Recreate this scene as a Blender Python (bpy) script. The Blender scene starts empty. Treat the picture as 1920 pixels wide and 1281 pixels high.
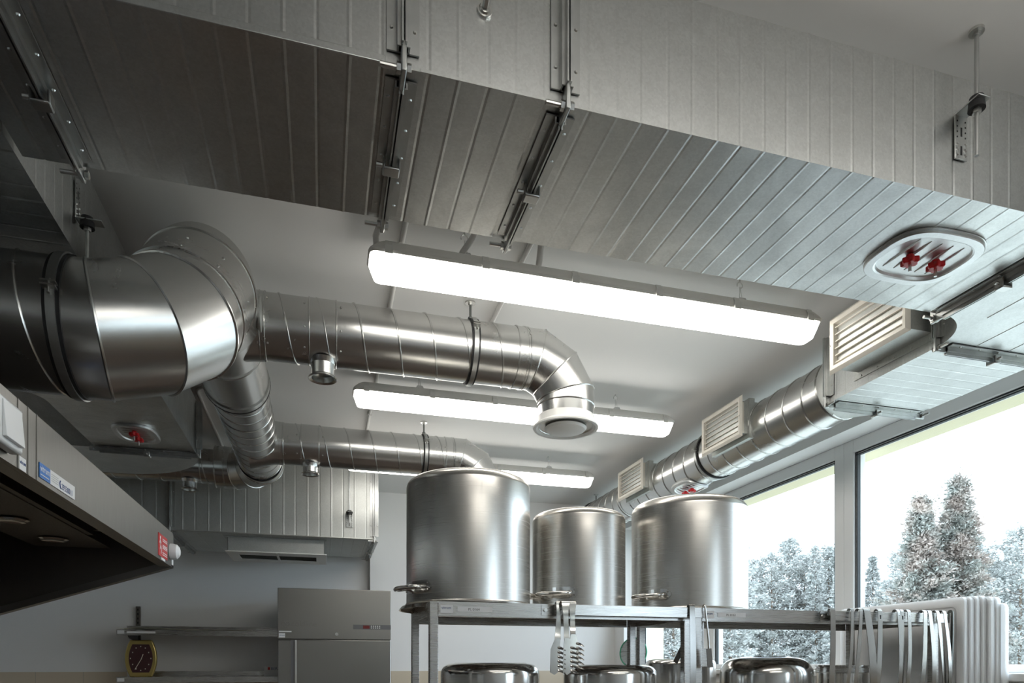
import bpy, math, random
from mathutils import Vector, Matrix, noise
random.seed(7)
PI = math.pi
E = 1.60                       # eye height; heights below are given from the eye and raised by E
scn = bpy.context.scene
COL = scn.collection
V = Vector

# ------------------------------------------------------------------ camera
YAW = math.radians(15.5)
CY, SY = math.cos(YAW), math.sin(YAW)
cam = bpy.data.cameras.new('camera'); camo = bpy.data.objects.new('camera', cam); COL.objects.link(camo)
camo.location = (0, 0, E); camo.rotation_euler = (PI/2, 0, -YAW)
cam.sensor_width = 36; cam.lens = 24; cam.shift_y = 604.5/1920; cam.clip_start = 0.05; cam.clip_end = 400
scn.camera = camo

def xat(u, Y):                 # room x of image column u on the plane y = Y
    q = (u-960)/1280.0
    d = Y/(CY-q*SY)
    return d*(q*CY+SY)

# ------------------------------------------------------------------ mesh builder
class MB:
    def __init__(s): s.v = []; s.f = []; s.m = []
    def add(s, vs, fs, mi=0):
        n = len(s.v); s.v += [V(p) for p in vs]; s.f += [tuple(i+n for i in f) for f in fs]; s.m += [mi]*len(fs); return s
    def box(s, x0, x1, y0, y1, z0, z1, mi=0):
        return s.add([(x0,y0,z0),(x1,y0,z0),(x1,y1,z0),(x0,y1,z0),(x0,y0,z1),(x1,y0,z1),(x1,y1,z1),(x0,y1,z1)],
                     [(3,2,1,0),(4,5,6,7),(0,1,5,4),(1,2,6,5),(2,3,7,6),(3,0,4,7)], mi)
    def obox(s, c, ax, ay, az, hx, hy, hz, mi=0):      # oriented box
        c, ax, ay, az = V(c), V(ax).normalized(), V(ay).normalized(), V(az).normalized()
        P = [c+ax*hx*i+ay*hy*j+az*hz*k for k in (-1,1) for (i,j) in ((-1,-1),(1,-1),(1,1),(-1,1))]
        return s.add(P, [(3,2,1,0),(4,5,6,7),(0,1,5,4),(1,2,6,5),(2,3,7,6),(3,0,4,7)], mi)
    def prism(s, poly, a, b, axis='z', mi=0):          # ccw polygon extruded along axis from a to b
        def P(p, t):
            if axis == 'z': return (p[0], p[1], t)
            if axis == 'x': return (t, p[0], p[1])
            return (p[0], t, p[1])
        n = len(poly); vs = [P(p, a) for p in poly]+[P(p, b) for p in poly]
        fs = [tuple(reversed(range(n))), tuple(range(n, 2*n))]+[(i, (i+1) % n, n+(i+1) % n, n+i) for i in range(n)]
        if axis == 'y': fs = [tuple(reversed(f)) for f in fs]
        return s.add(vs, fs, mi)
    def basis(s, d):
        d = V(d).normalized(); u = d.cross(V((0,0,1)))
        if u.length < 1e-4: u = V((1,0,0))
        u.normalize(); return u, d.cross(u).normalized()
    def rings(s, R, closed=False, cap=True, mi=0):
        n = len(R[0]); vs = [p for r in R for p in r]; fs = []
        m = len(R)
        for i in range(m if closed else m-1):
            a, b = i*n, ((i+1) % m)*n
            for j in range(n): k = (j+1) % n; fs.append((a+j, a+k, b+k, b+j))
        if cap and not closed:
            fs.append(tuple(reversed(range(n)))); fs.append(tuple(range((m-1)*n, m*n)))
        return s.add(vs, fs, mi)
    def cyl(s, p0, p1, r0, r1=None, seg=16, cap=True, mi=0):
        r1 = r0 if r1 is None else r1; p0, p1 = V(p0), V(p1); u, w = s.basis(p1-p0)
        c = [(math.cos(2*PI*i/seg), math.sin(2*PI*i/seg)) for i in range(seg)]
        return s.rings([[p0+(u*a+w*b)*r0 for a, b in c], [p1+(u*a+w*b)*r1 for a, b in c]], cap=cap, mi=mi)
    def tube(s, pts, r, seg=8, closed=False, mi=0):
        pts = [V(p) for p in pts]; n = len(pts); R = []; u = None
        for i, p in enumerate(pts):
            a = pts[(i-1) % n] if (closed or i > 0) else p
            b = pts[(i+1) % n] if (closed or i < n-1) else p
            d = (b-a).normalized()
            if u is None: u = s.basis(d)[0]
            u = (u-d*u.dot(d)).normalized(); w = d.cross(u)
            rr = r[i] if isinstance(r, (list, tuple)) else r
            R.append([p+(u*math.cos(2*PI*k/seg)+w*math.sin(2*PI*k/seg))*rr for k in range(seg)])
        return s.rings(R, closed=closed, mi=mi)
    def lathe(s, prof, c, axis=(0,0,1), seg=48, mi=0, cap=False):   # prof: (radius, distance along axis)
        c, a = V(c), V(axis).normalized(); u, w = s.basis(a)
        return s.rings([[c+a*h+(u*math.cos(2*PI*k/seg)+w*math.sin(2*PI*k/seg))*max(r, 1e-4) for k in range(seg)] for r, h in prof], cap=cap, mi=mi)
    def miter(s, pts, rad, seg=48, ridge=0.0025, cap=True, skip=()):  # round sheet duct along a polyline with mitred seams
        pts = [V(p) for p in pts]; n = len(pts)
        D = [(pts[i+1]-pts[i]).normalized() for i in range(n-1)]
        u, w = s.basis(D[0]); R = []
        for i, p in enumerate(pts):
            if 0 < i < n-1:
                q = D[i-1].rotation_difference(D[i]); nrm = (D[i-1]+D[i]).normalized(); d = D[i-1]
            else: nrm = d = D[0] if i == 0 else D[-1]
            rr = rad[i] if isinstance(rad, (list, tuple)) else rad
            ring = []
            for k in range(seg):
                o = (u*math.cos(2*PI*k/seg)+w*math.sin(2*PI*k/seg))*rr
                o = o-d*(o.dot(nrm)/d.dot(nrm)); ring.append(p+o)
            R.append(ring)
            if 0 < i < n-1: u = q @ u; w = q @ w
        for i in range(n-1): s.rings([R[i], R[i+1]], cap=False)
        if cap: s.add(R[0], [tuple(reversed(range(seg)))]); s.add(R[-1], [tuple(range(seg))])
        if ridge:
            for i in range(n):
                if i in skip: continue
                s.tube(R[i], ridge, 6, closed=True)
        return s
    def spiral(s, p0, p1, r, pitch=0.125, ridge=0.0032, seg=56, hand=1, phase=0.0, cap=True):
        p0, p1 = V(p0), V(p1); L = (p1-p0).length; d = (p1-p0)/L
        s.cyl(p0, p1, r, seg=seg, cap=cap); u, w = s.basis(d)
        N = int(L/pitch*36); pts = []
        for i in range(N+1):
            t = i/36.0; a = hand*2*PI*t+phase
            pts.append(p0+d*(t*pitch)+(u*math.cos(a)+w*math.sin(a))*(r+ridge*.3))
        if len(pts) > 2: s.tube(pts, ridge, 6)
        return s

def mesh_from(mb, name, mats, origin=(0,0,0), smooth=True, angle=24):
    me = bpy.data.meshes.new(name); o = V(origin)
    me.from_pydata([v-o for v in mb.v], [], mb.f)
    for m in (mats if isinstance(mats, (list, tuple)) else [mats]): me.materials.append(m)
    me.polygons.foreach_set('material_index', mb.m)
    if smooth:
        me.polygons.foreach_set('use_smooth', [True]*len(me.polygons)); me.set_sharp_from_angle(angle=math.radians(angle))
    me.update(); return me

LOC = {}
def up(mb):                       # raise eye-relative heights to room heights
    for v in mb.v: v.z += E
    return mb
def part(name, mb, mat, parent, label=None, bevel=0, angle=24, seg=2, kind=None):
    o0 = LOC[parent.name]
    ob = bpy.data.objects.new(name, mesh_from(up(mb), name, mat, o0, angle=angle)); COL.objects.link(ob)
    ob.parent = parent; LOC[ob.name] = o0
    if label: ob['label'] = label
    if kind: ob['kind'] = kind
    if bevel: bev(ob, bevel, seg)
    return ob
def part_each(name, mb, mat, parent, **kw):      # every separate piece of the builder becomes a part of its own
    par = list(range(len(mb.v)))
    def find(i):
        while par[i] != i: par[i] = par[par[i]]; i = par[i]
        return i
    for f in mb.f:
        for j in f[1:]:
            a, b_ = find(f[0]), find(j)
            if a != b_: par[b_] = a
    groups = {}
    for f in mb.f: groups.setdefault(find(f[0]), []).append(f)
    for k in sorted(groups):
        ids = sorted({i for f in groups[k] for i in f}); ix = {i: n for n, i in enumerate(ids)}
        q = MB(); q.add([mb.v[i] for i in ids], [tuple(ix[i] for i in f) for f in groups[k]]); part(name, q, mat, parent, **kw)
def bev(ob, w, seg=2):
    m = ob.modifiers.new('bevel', 'BEVEL'); m.width = w; m.segments = seg; m.limit_method = 'ANGLE'; m.angle_limit = math.radians(40); m.harden_normals = False
def thing(name, label, cat, loc=(0,0,0), group=None):
    o = bpy.data.objects.new(name, None); COL.objects.link(o); o.empty_display_size = .05
    o.location = (loc[0], loc[1], loc[2]+E); LOC[o.name] = V(o.location)
    o['label'] = label; o['category'] = cat
    if group: o['group'] = group
    return o
def single(name, mb, mat, label, cat, loc=(0,0,0), group=None, bevel=0, angle=24, kind=None):
    o0 = V((loc[0], loc[1], loc[2]+E))
    ob = bpy.data.objects.new(name, mesh_from(up(mb), name, mat, o0, angle=angle)); COL.objects.link(ob); ob.location = o0
    LOC[ob.name] = o0
    ob['label'] = label; ob['category'] = cat
    if group: ob['group'] = group
    if kind: ob['kind'] = kind
    if bevel: bev(ob, bevel)
    return ob
def struct(name, mb, mat, parent=None, bevel=0, angle=24):
    ob = bpy.data.objects.new(name, mesh_from(up(mb), name, mat, angle=angle)); COL.objects.link(ob); LOC[ob.name] = V((0,0,0))
    if parent: ob.parent = parent
    else: ob['kind'] = 'structure'
    if bevel: bev(ob, bevel)
    return ob
def copy_tree(o, parent=None):
    c = o.copy(); COL.objects.link(c); LOC[c.name] = LOC[o.name]
    if parent: c.parent = parent
    for ch in list(o.children): copy_tree(ch, c)
    return c
def text(name, s, size, p, xd, ud, mat, parent, align='LEFT', ext=0.0003, sx=1.0):
    cu = bpy.data.curves.new(name, 'FONT'); cu.body = s; cu.size = size; cu.align_x = align; cu.extrude = ext
    tmp = bpy.data.objects.new(name, cu); me = bpy.data.meshes.new_from_object(tmp); bpy.data.objects.remove(tmp)
    me.materials.clear(); me.materials.append(mat); me.name = name
    ob = bpy.data.objects.new(name, me); COL.objects.link(ob); ob.parent = parent
    xd, ud = V(xd).normalized(), V(ud).normalized(); zd = xd.cross(ud)
    M = Matrix((xd*sx, ud, zd)).transposed().to_4x4(); M.translation = V(p)+V((0,0,E))-LOC[parent.name]
    ob.matrix_basis = M
    return ob

# ------------------------------------------------------------------ materials
def newmat(name):
    m = bpy.data.materials.new(name); m.use_nodes = True
    return m, m.node_tree.nodes, m.node_tree.links, m.node_tree.nodes['Principled BSDF']
def rgba(c): return (c[0], c[1], c[2], 1)
def plain(name, col, rough=.5, metal=0, spec=.5, bump=0, bscale=200, var=0, vscale=6, emit=0):
    m, N, L, b = newmat(name)
    b.inputs['Base Color'].default_value = rgba(col); b.inputs['Roughness'].default_value = rough; b.inputs['Metallic'].default_value = metal
    b.inputs['Specular IOR Level'].default_value = spec
    tc = N.new('ShaderNodeTexCoord')
    if var:
        n = N.new('ShaderNodeTexNoise'); n.inputs['Scale'].default_value = vscale; n.inputs['Detail'].default_value = 5
        r = N.new('ShaderNodeValToRGB'); r.color_ramp.elements[0].position = .3; r.color_ramp.elements[1].position = .7
        r.color_ramp.elements[0].color = rgba([c*(1-var) for c in col]); r.color_ramp.elements[1].color = rgba([min(1, c*(1+var)) for c in col])
        L.new(tc.outputs['Object'], n.inputs['Vector']); L.new(n.outputs['Fac'], r.inputs['Fac']); L.new(r.outputs['Color'], b.inputs['Base Color'])
    if bump:
        n = N.new('ShaderNodeTexNoise'); n.inputs['Scale'].default_value = bscale; n.inputs['Detail'].default_value = 3
        bp = N.new('ShaderNodeBump'); bp.inputs['Strength'].default_value = bump; bp.inputs['Distance'].default_value = .002
        L.new(tc.outputs['Object'], n.inputs['Vector']); L.new(n.outputs['Fac'], bp.inputs['Height']); L.new(bp.outputs['Normal'], b.inputs['Normal'])
    if emit:
        b.inputs['Emission Color'].default_value = rgba(col); b.inputs['Emission Strength'].default_value = emit
    return m
def galvanised(name, col, rough, spangle=60, stain=.18, rvar=.10, spv=.10, bump=.05, grv=.04):
    m, N, L, b = newmat(name); tc = N.new('ShaderNodeTexCoord')
    b.inputs['Metallic'].default_value = 1
    vo = N.new('ShaderNodeTexVoronoi'); vo.inputs['Scale'].default_value = spangle
    no = N.new('ShaderNodeTexNoise'); no.inputs['Scale'].default_value = 5; no.inputs['Detail'].default_value = 7; no.inputs['Roughness'].default_value = .62
    no.inputs['Distortion'].default_value = 1.2
    fi = N.new('ShaderNodeTexNoise'); fi.inputs['Scale'].default_value = 260; fi.inputs['Detail'].default_value = 2
    for n in (vo, no, fi): L.new(tc.outputs['Object'], n.inputs['Vector'])
    sp = N.new('ShaderNodeSeparateColor'); L.new(vo.outputs['Color'], sp.inputs['Color'])
    def mr(src, a, bb, f0=0, f1=1):
        x = N.new('ShaderNodeMapRange'); x.inputs['From Min'].default_value = f0; x.inputs['From Max'].default_value = f1
        x.inputs['To Min'].default_value = a; x.inputs['To Max'].default_value = bb; L.new(src, x.inputs['Value']); return x.outputs['Result']
    def ma(op, a, c):
        x = N.new('ShaderNodeMath'); x.operation = op
        for k, q in enumerate((a, c)):
            if isinstance(q, (int, float)): x.inputs[k].default_value = q
            else: L.new(q, x.inputs[k])
        return x.outputs[0]
    fac = ma('MULTIPLY', mr(sp.outputs['Red'], 1-spv, 1+spv), mr(no.outputs['Fac'], 1-stain, 1+stain*.5, .3, .7))
    cm = N.new('ShaderNodeVectorMath'); cm.operation = 'SCALE'; cm.inputs[0].default_value = col; L.new(fac, cm.inputs['Scale'])
    L.new(cm.outputs['Vector'], b.inputs['Base Color'])
    ro = ma('ADD', mr(no.outputs['Fac'], rough+rvar, rough-rvar, .3, .7), mr(sp.outputs['Green'], -grv, grv))
    L.new(ro, b.inputs['Roughness'])
    bp = N.new('ShaderNodeBump'); bp.inputs['Strength'].default_value = bump; bp.inputs['Distance'].default_value = .002
    L.new(no.outputs['Fac'], bp.inputs['Height']); L.new(bp.outputs['Normal'], b.inputs['Normal'])
    return m
def stainless(name, col, rough, scale=(3,3,160), aniso=0, axis='Z', rv=.05):
    m, N, L, b = newmat(name); tc = N.new('ShaderNodeTexCoord'); mp = N.new('ShaderNodeMapping'); mp.inputs['Scale'].default_value = scale
    L.new(tc.outputs['Object'], mp.inputs['Vector'])
    n = N.new('ShaderNodeTexNoise'); n.inputs['Scale'].default_value = 4; n.inputs['Detail'].default_value = 4; L.new(mp.outputs[0], n.inputs['Vector'])
    r = N.new('ShaderNodeMapRange'); r.inputs['From Min'].default_value = .3; r.inputs['From Max'].default_value = .7
    r.inputs['To Min'].default_value = rough-rv; r.inputs['To Max'].default_value = rough+rv; L.new(n.outputs['Fac'], r.inputs['Value']); L.new(r.outputs[0], b.inputs['Roughness'])
    b.inputs['Metallic'].default_value = 1; b.inputs['Base Color'].default_value = rgba(col)
    if aniso:
        b.inputs['Anisotropic'].default_value = aniso; t = N.new('ShaderNodeTangent'); t.direction_type = 'RADIAL'; t.axis = axis; L.new(t.outputs[0], b.inputs['Tangent'])
    return m

M = {}
M['galv'] = galvanised('galvanised_sheet', (.63,.64,.63), .36, spangle=240, stain=.15, rvar=.06, spv=.05, bump=.015, grv=.02)
M['galv_dull'] = galvanised('galvanised_sheet_aged', (.56,.57,.55), .50, spangle=240, stain=.05, rvar=.03, spv=.05, bump=.01, grv=.02)
M['galv_bright'] = galvanised('pressed_zinc_plate', (.76,.77,.77), .38, spangle=240, stain=.05, rvar=.03, spv=.03, bump=0, grv=.01)
M['spiral'] = galvanised('spiral_duct_zinc', (.62,.62,.605), .27, spangle=160, stain=.03, rvar=.006, spv=.012, bump=.0, grv=.0)
M['bar'] = plain('zinc_bar', (.50,.51,.50), .38, 1, var=.12, vscale=20)
M['bolt'] = plain('bolt_zinc', (.62,.62,.60), .3, 1)
M['dark_steel'] = plain('oiled_rod_steel', (.18,.19,.18), .4, 1)
M['rubber'] = plain('black_rubber', (.012,.012,.013), .6)
M['red'] = plain('red_knob_plastic', (.62,.015,.02), .35)
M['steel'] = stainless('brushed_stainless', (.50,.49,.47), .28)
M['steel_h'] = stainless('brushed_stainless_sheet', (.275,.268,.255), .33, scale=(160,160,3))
M['pot'] = stainless('brushed_pot_steel', (.62,.60,.565), .27, scale=(.8,.8,300), aniso=.65, rv=.005)
M['pot_shiny'] = stainless('polished_pot_steel', (.62,.605,.58), .15, scale=(2,2,60), rv=.02)
M['chrome'] = plain('polished_steel', (.72,.71,.69), .12, 1)
M['strap'] = plain('satin_utensil_steel', (.46,.455,.44), .24, 1, var=.06, vscale=15)
M['white'] = plain('white_wall_paint', (.80,.795,.785), .75, bump=.08, bscale=120)
M['ceil'] = plain('white_ceiling_paint', (.83,.825,.81), .85, bump=.05, bscale=90)
M['tile'] = None
M['floor'] = plain('brown_floor_tile', (.12,.08,.06), .35, var=.15, vscale=4)
M['pvc'] = plain('white_pvc', (.82,.82,.81), .3)
M['conduit'] = plain('grey_conduit', (.62,.61,.59), .45)
M['lampbody'] = plain('light_grey_lamp_housing', (.55,.545,.52), .45)
M['clip'] = plain('grey_clip', (.50,.50,.48), .4)
M['cream'] = plain('cream_facade_render', (.76,.70,.50), .9, bump=.3, bscale=150)
M['grille'] = plain('cream_white_grille', (.80,.76,.68), .35)
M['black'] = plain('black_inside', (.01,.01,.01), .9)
M['gold'] = plain('gold_clock_case', (.55,.43,.16), .3, 1)
M['clockface'] = plain('maroon_clock_face', (.055,.018,.02), .35)
M['paper'] = plain('cream_paper', (.75,.73,.6), .8)
M['label'] = plain('white_label', (.8,.8,.8), .5)
M['blue'] = plain('blue_label', (.02,.17,.55), .4)
M['navy'] = plain('navy_print', (.02,.06,.2), .5)
M['grey_print'] = plain('grey_print', (.22,.21,.20), .5)
M['sred'] = plain('red_label', (.55,.02,.02), .4)
M['board'] = plain('white_polyethylene', (.86,.87,.88), .4)
M['hood_in'] = stainless('hood_shade_steel', (.17,.155,.14), .42, scale=(60,60,3))  # steel darkened: the shade inside the hood is put into its colour
M['green'] = plain('green_rim', (.03,.22,.12), .4)
M['cap'] = plain('white_diffuser', (.82,.815,.79), .4)
M['dark_panel'] = plain('grey_display_strip', (.12,.12,.125), .35)
M['display'] = plain('dark_red_display', (.12,.01,.01), .2)
M['gasket'] = plain('window_gasket', (.015,.02,.022), .5)
M['bark'] = plain('bark', (.20,.15,.11), .9, var=.3, vscale=8)
M['snowground'] = plain('pale_winter_ground', (.42,.42,.38), .95, var=.2, vscale=.5)

m, N, L, b = newmat('lamp_diffuser'); M['lens'] = m
b.inputs['Base Color'].default_value = (.9,.9,.88,1); b.inputs['Roughness'].default_value = .4
b.inputs['Emission Color'].default_value = (1,.965,.90,1); b.inputs['Emission Strength'].default_value = 5.5

m, N, L, b = newmat('window_glass'); M['glass'] = m
tr = N.new('ShaderNodeBsdfTransparent'); gl = N.new('ShaderNodeBsdfGlossy'); gl.inputs['Roughness'].default_value = .02
mx = N.new('ShaderNodeMixShader'); lw = N.new('ShaderNodeLayerWeight'); lw.inputs['Blend'].default_value = .5; pw = N.new('ShaderNodeMath'); pw.operation = 'POWER'; pw.inputs[1].default_value = 5; fr = N.new('ShaderNodeMath'); fr.operation = 'MULTIPLY_ADD'; fr.inputs[1].default_value = .35; fr.inputs[2].default_value = .012; L.new(lw.outputs['Facing'], pw.inputs[0]); L.new(pw.outputs[0], fr.inputs[0])
tr.inputs['Color'].default_value = (.95,.97,.97,1)
L.new(fr.outputs[0], mx.inputs[0]); L.new(tr.outputs[0], mx.inputs[1]); L.new(gl.outputs[0], mx.inputs[2]); L.new(mx.outputs[0], N['Material Output'].inputs['Surface'])

m, N, L, b = newmat('beige_wall_tiles'); M['tile'] = m
tc = N.new('ShaderNodeTexCoord'); sx = N.new('ShaderNodeSeparateXYZ'); cb = N.new('ShaderNodeCombineXYZ'); ad = N.new('ShaderNodeMath')
L.new(tc.outputs['Object'], sx.inputs[0]); L.new(sx.outputs[0], ad.inputs[0]); L.new(sx.outputs[1], ad.inputs[1]); L.new(ad.outputs[0], cb.inputs[0]); L.new(sx.outputs[2], cb.inputs[1])
br = N.new('ShaderNodeTexBrick'); br.offset = 0; br.inputs['Scale'].default_value = 1; br.inputs['Brick Width'].default_value = .3; br.inputs['Row Height'].default_value = .2
br.inputs['Mortar Size'].default_value = .002; br.inputs['Color1'].default_value = (.62,.53,.41,1); br.inputs['Color2'].default_value = (.60,.52,.40,1); br.inputs['Mortar'].default_value = (.45,.40,.33,1)
L.new(cb.outputs[0], br.inputs['Vector']); L.new(br.outputs['Color'], b.inputs['Base Color']); b.inputs['Roughness'].default_value = .3

m, N, L, b = newmat('white_polyethylene_board'); M['board'] = m
b.inputs['Base Color'].default_value = (.95,.955,.96,1); b.inputs['Roughness'].default_value = .35
b.inputs['Subsurface Weight'].default_value = 1; b.inputs['Subsurface Radius'].default_value = (1, 1, 1); b.inputs['Subsurface Scale'].default_value = .05
def foliage(name, c1, c2):
    m, N, L, b = newmat(name); tc = N.new('ShaderNodeTexCoord'); n = N.new('ShaderNodeTexNoise'); n.inputs['Scale'].default_value = 2.2; n.inputs['Detail'].default_value = 6
    r = N.new('ShaderNodeValToRGB'); r.color_ramp.elements[0].position = .42; r.color_ramp.elements[1].position = .6
    r.color_ramp.elements[0].color = rgba(c1); r.color_ramp.elements[1].color = rgba(c2)
    L.new(tc.outputs['Object'], n.inputs[0]); L.new(n.outputs['Fac'], r.inputs['Fac']); L.new(r.outputs['Color'], b.inputs['Base Color']); b.inputs['Roughness'].default_value = .8
    return m
M['leaf'] = foliage('thuja_foliage_hazed', (.29,.30,.27), (.37,.31,.27))  # pale colour carries the outdoor haze
M['pine'] = foliage('pine_foliage_hazed', (.46,.48,.46), (.50,.50,.48))  # haze of the distance put into a paler needle colour

# ------------------------------------------------------------------ room shell
ZC = 1.36; ZF = -E
XL, XR, YB, YF = -2.5, 2.45, 5.49, -3.2
struct('floor', MB().box(XL-.1, 2.8, YF-.1, 5.8, ZF-.1, ZF), M['floor'])
struct('ceiling', MB().box(XL-.1, 2.8, YF-.1, 5.8, ZC, ZC+.12), M['ceil'])
struct('wall_left', MB().box(XL-.15, XL, YF, 5.8, ZF, ZC), M['white'])
struct('wall_front', MB().box(XL, XR, YF-.15, YF, ZF, ZC), M['white'])
STEP = .36
struct('wall_back', MB().box(STEP, 2.8, YB, 5.8, ZF, ZC).box(XL, STEP, YB+.08, 5.8, ZF, ZC), M['white'])
HEAD, SILL = 1.134, -.035

w = MB()
w.box(XR, 2.66, YF, YB, ZF, SILL-.03).box(XR, 2.66, YF, YB, HEAD, ZC)
w.box(XR, 2.66, 5.30, YB, SILL-.03, HEAD).box(XR, 2.66, -.2, 1.35, SILL-.03, HEAD).box(XR, 2.66, YF, -2.95, SILL-.03, HEAD)
struct('wall_right', w, M['white'])
w = MB(); w.box(2.66, 2.82, YF, 5.8, ZF, SILL-.03).box(2.66, 2.82, YF, 5.8, 1.085, ZC+.3)
w.box(2.66, 2.82, 5.30, 5.8, SILL-.03, 1.085).box(2.66, 2.82, -.2, 1.35, SILL-.03, 1.085).box(2.66, 2.82, YF, -2.95, SILL-.03, 1.085)
struct('wall_facade', w, M['cream'])
struct('trim_1', MB().box(STEP, XR, YB-.010, YB, ZF, -.058).box(XL, STEP-.0, YB+.07, YB+.08, ZF, -.058).box(XR-.01, XR, YF, YB-.01, ZF, -.12).box(XL, XL+.01, YF, YB+.07, ZF, -.058), M['tile'])
struct('trim_2', MB().box(XR-.035, 2.60, 1.35, 5.30, SILL-.03, SILL).box(XR-.035, 2.60, -2.95, -.2, SILL-.03, SILL), M['pvc'], bevel=.004)

def window(n, y0, y1, label):
    root = MB(); x0, x1 = 2.585, 2.66; f = .065
    root.box(x0, x1, y0, y0+f, SILL, HEAD).box(x0, x1, y1-f, y1, SILL, HEAD).box(x0, x1, y0+f, y1-f, HEAD-f, HEAD).box(x0, x1, y0+f, y1-f, SILL, SILL+f*.5)
    r = struct('window_%d' % n, root, M['pvc'], bevel=.004); r['label'] = label
    g = .012
    q = MB()
    ya, yb, za, zb = y0+f, y1-f, SILL+f*.5, HEAD-f
    for (a, b_) in ((0, .004), (.010, .014)):
        q.box(x0+.012, x0+.03, ya+a, ya+b_+.002, za, zb).box(x0+.012, x0+.03, yb-b_-.002, yb-a, za, zb).box(x0+.012, x0+.03, ya, yb, zb-b_-.002, zb-a)
    struct('gasket', q, M['gasket'], r)
    q = MB(); q.box(x0+.014, x0+.05, ya+.004, ya+.010, za, zb).box(x0+.014, x0+.05, yb-.010, yb-.004, za, zb).box(x0+.014, x0+.05, ya, yb, zb-.010, zb-.004)
    struct('glazing_bead', q, M['pvc'], r)
    struct('pane', MB().box(x0+.036, x0+.040, ya, yb, za, zb), M['glass'], r)
window(1, 1.35, 2.93, 'wide window right of the mullion, tall conifers outside')
window(2, 2.93, 4.21, 'window left of the mullion behind the round duct and pot')
window(3, 4.21, 5.30, 'far window by the back corner')
window(4, -2.95, -.2, 'unseen window added beside the camera for light')  # outside the view, added to let in more light
# ------------------------------------------------------------------ rectangular ducts
def ribbed(mb, axis, a0, a1, b0, b1, z0, z1, pitch=.0535, amp=.0006, wid=.0045, off=.02):
    st = [(a0, 0)]; k = 0; t = a0+off
    while t < a1-off*.5:
        h = amp if k % 2 else -amp
        st += [(t-wid, 0), (t, h), (t+wid, 0)]; t += pitch; k += 1
    st.append((a1, 0)); R = []
    for t, h in st:
        c = [(b0-h, z0-h), (b1+h, z0-h), (b1+h, z1+h), (b0-h, z1+h)]
        R.append([(t, p, z) if axis == 'x' else (p, t, z) for p, z in (c if axis == 'x' else c[::-1])])
    return mb.rings(R)

def flange(axis, t, b0, b1, z0, z1, label, faces=('bottom', 'near', 'far'), clamp=True, group='duct joint flanges'):
    """angle bar frame where two duct sections meet, at position t along axis"""
    def P(a, b_, z): return (a, b_, z) if axis == 'x' else (b_, a, z)
    def B(mb, a0, a1, c0, c1, e0, e1):
        p, q = P(a0, c0, e0), P(a1, c1, e1)
        return mb.box(min(p[0],q[0]), max(p[0],q[0]), min(p[1],q[1]), max(p[1],q[1]), min(e0,e1), max(e0,e1))
    g = .0022
    r = thing('duct_flange', label, 'duct flange', P(t, b0, z0), group)
    def bar(kind):
        m = MB(); k = .022
        for s in (-1, 1):
            a, c = sorted((t+s*.001, t+s*.028)); e, f = sorted((t+s*.0015, t+s*.0045)); h, i = sorted((t+s*.008, t+s*.011)); j, l = sorted((t+s*.0045, t+s*.011))
            if kind == 'bottom':
                B(m, a, c, b0+k, b1-k, z0-g-.003, z0-g); B(m, e, f, b0+k, b1-k, z0-.028, z0-g); B(m, h, i, b0+k, b1-k, z0-.016, z0-g); B(m, j, l, b0+k, b1-k, z0-.018, z0-.016)
            elif kind == 'near':
                B(m, a, c, b0-g-.003, b0-g, z0+k, z1-.012); B(m, e, f, b0-.028, b0-g, z0+k, z1-.012); B(m, h, i, b0-.016, b0-g, z0+k, z1-.012); B(m, j, l, b0-.018, b0-.016, z0+k, z1-.012)
            else:
                B(m, a, c, b1+g, b1+g+.003, z0+k, z1-.012); B(m, e, f, b1+g, b1+.028, z0+k, z1-.012); B(m, h, i, b1+g, b1+.016, z0+k, z1-.012); B(m, j, l, b1+.016, b1+.018, z0+k, z1-.012)
        part('angle_bar', m, M['bar'], r)
        s_ = MB()
        n = 5 if kind == 'bottom' else 3
        for i in range(n):
            w_ = (i+.5)/n
            for s in (-1, 1):
                if kind == 'bottom': p0 = P(t+s*.020, b0+k+(b1-b0-2*k)*w_, z0-g-.003); p1 = (p0[0], p0[1], p0[2]-.0025)
                elif kind == 'near': p0 = P(t+s*.020, b0-g-.003, z0+k+(z1-z0-.03)*w_); p1 = P(t+s*.020, b0-g-.0055, p0[2])
                else: p0 = P(t+s*.020, b1+g+.003, z0+k+(z1-z0-.03)*w_); p1 = P(t+s*.020, b1+g+.0055, p0[2])
                s_.cyl(p0, p1, .0035, .002, 8)
        part_each('rivet', s_, M['bolt'], r)
    for k_ in faces: bar(k_)
    # corner plates with their bolts
    cs = [(b0, -1)]+([(b1, 1)] if 'far' in faces else [])
    for c, sg in cs:
        m = MB()
        B(m, t-.0045, t+.0045, c+sg*.006, c-sg*.030, z0-.022, z0-.001); B(m, t-.0045, t+.0045, c+sg*.022, c+sg*.001, z0-.022, z0+.030)
        cp = part('corner_plate', m, M['bar'], r, bevel=.002)
        m = MB(); m.cyl(P(t-.040, c+sg*.010, z0-.010), P(t+.014, c+sg*.010, z0-.010), .0045, seg=10)
        for e in (-.012, .006): m.cyl(P(t+e, c+sg*.010, z0-.010), P(t+e+.007, c+sg*.010, z0-.010), .009, seg=6)
        part('bolt', m, M['bolt'], cp)
    if clamp:
        m = MB(); c = (b0+b1)/2+.005
        B(m, t-.017, t+.017, c-.013, c+.013, z0-.036, z0-.030); B(m, t-.017, t-.012, c-.013, c+.013, z0-.036, z0-.010); B(m, t+.012, t+.017, c-.013, c+.013, z0-.036, z0-.010)
        cl = part('clamp', m, M['bolt'], r, bevel=.0025, label='pale cast clamp gripping the flange bars')
        m = MB(); m.cyl(P(t-.030, c, z0-.022), P(t-.012, c, z0-.022), .0045, seg=8); part('screw', m, M['bolt'], cl)
    return r

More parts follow.
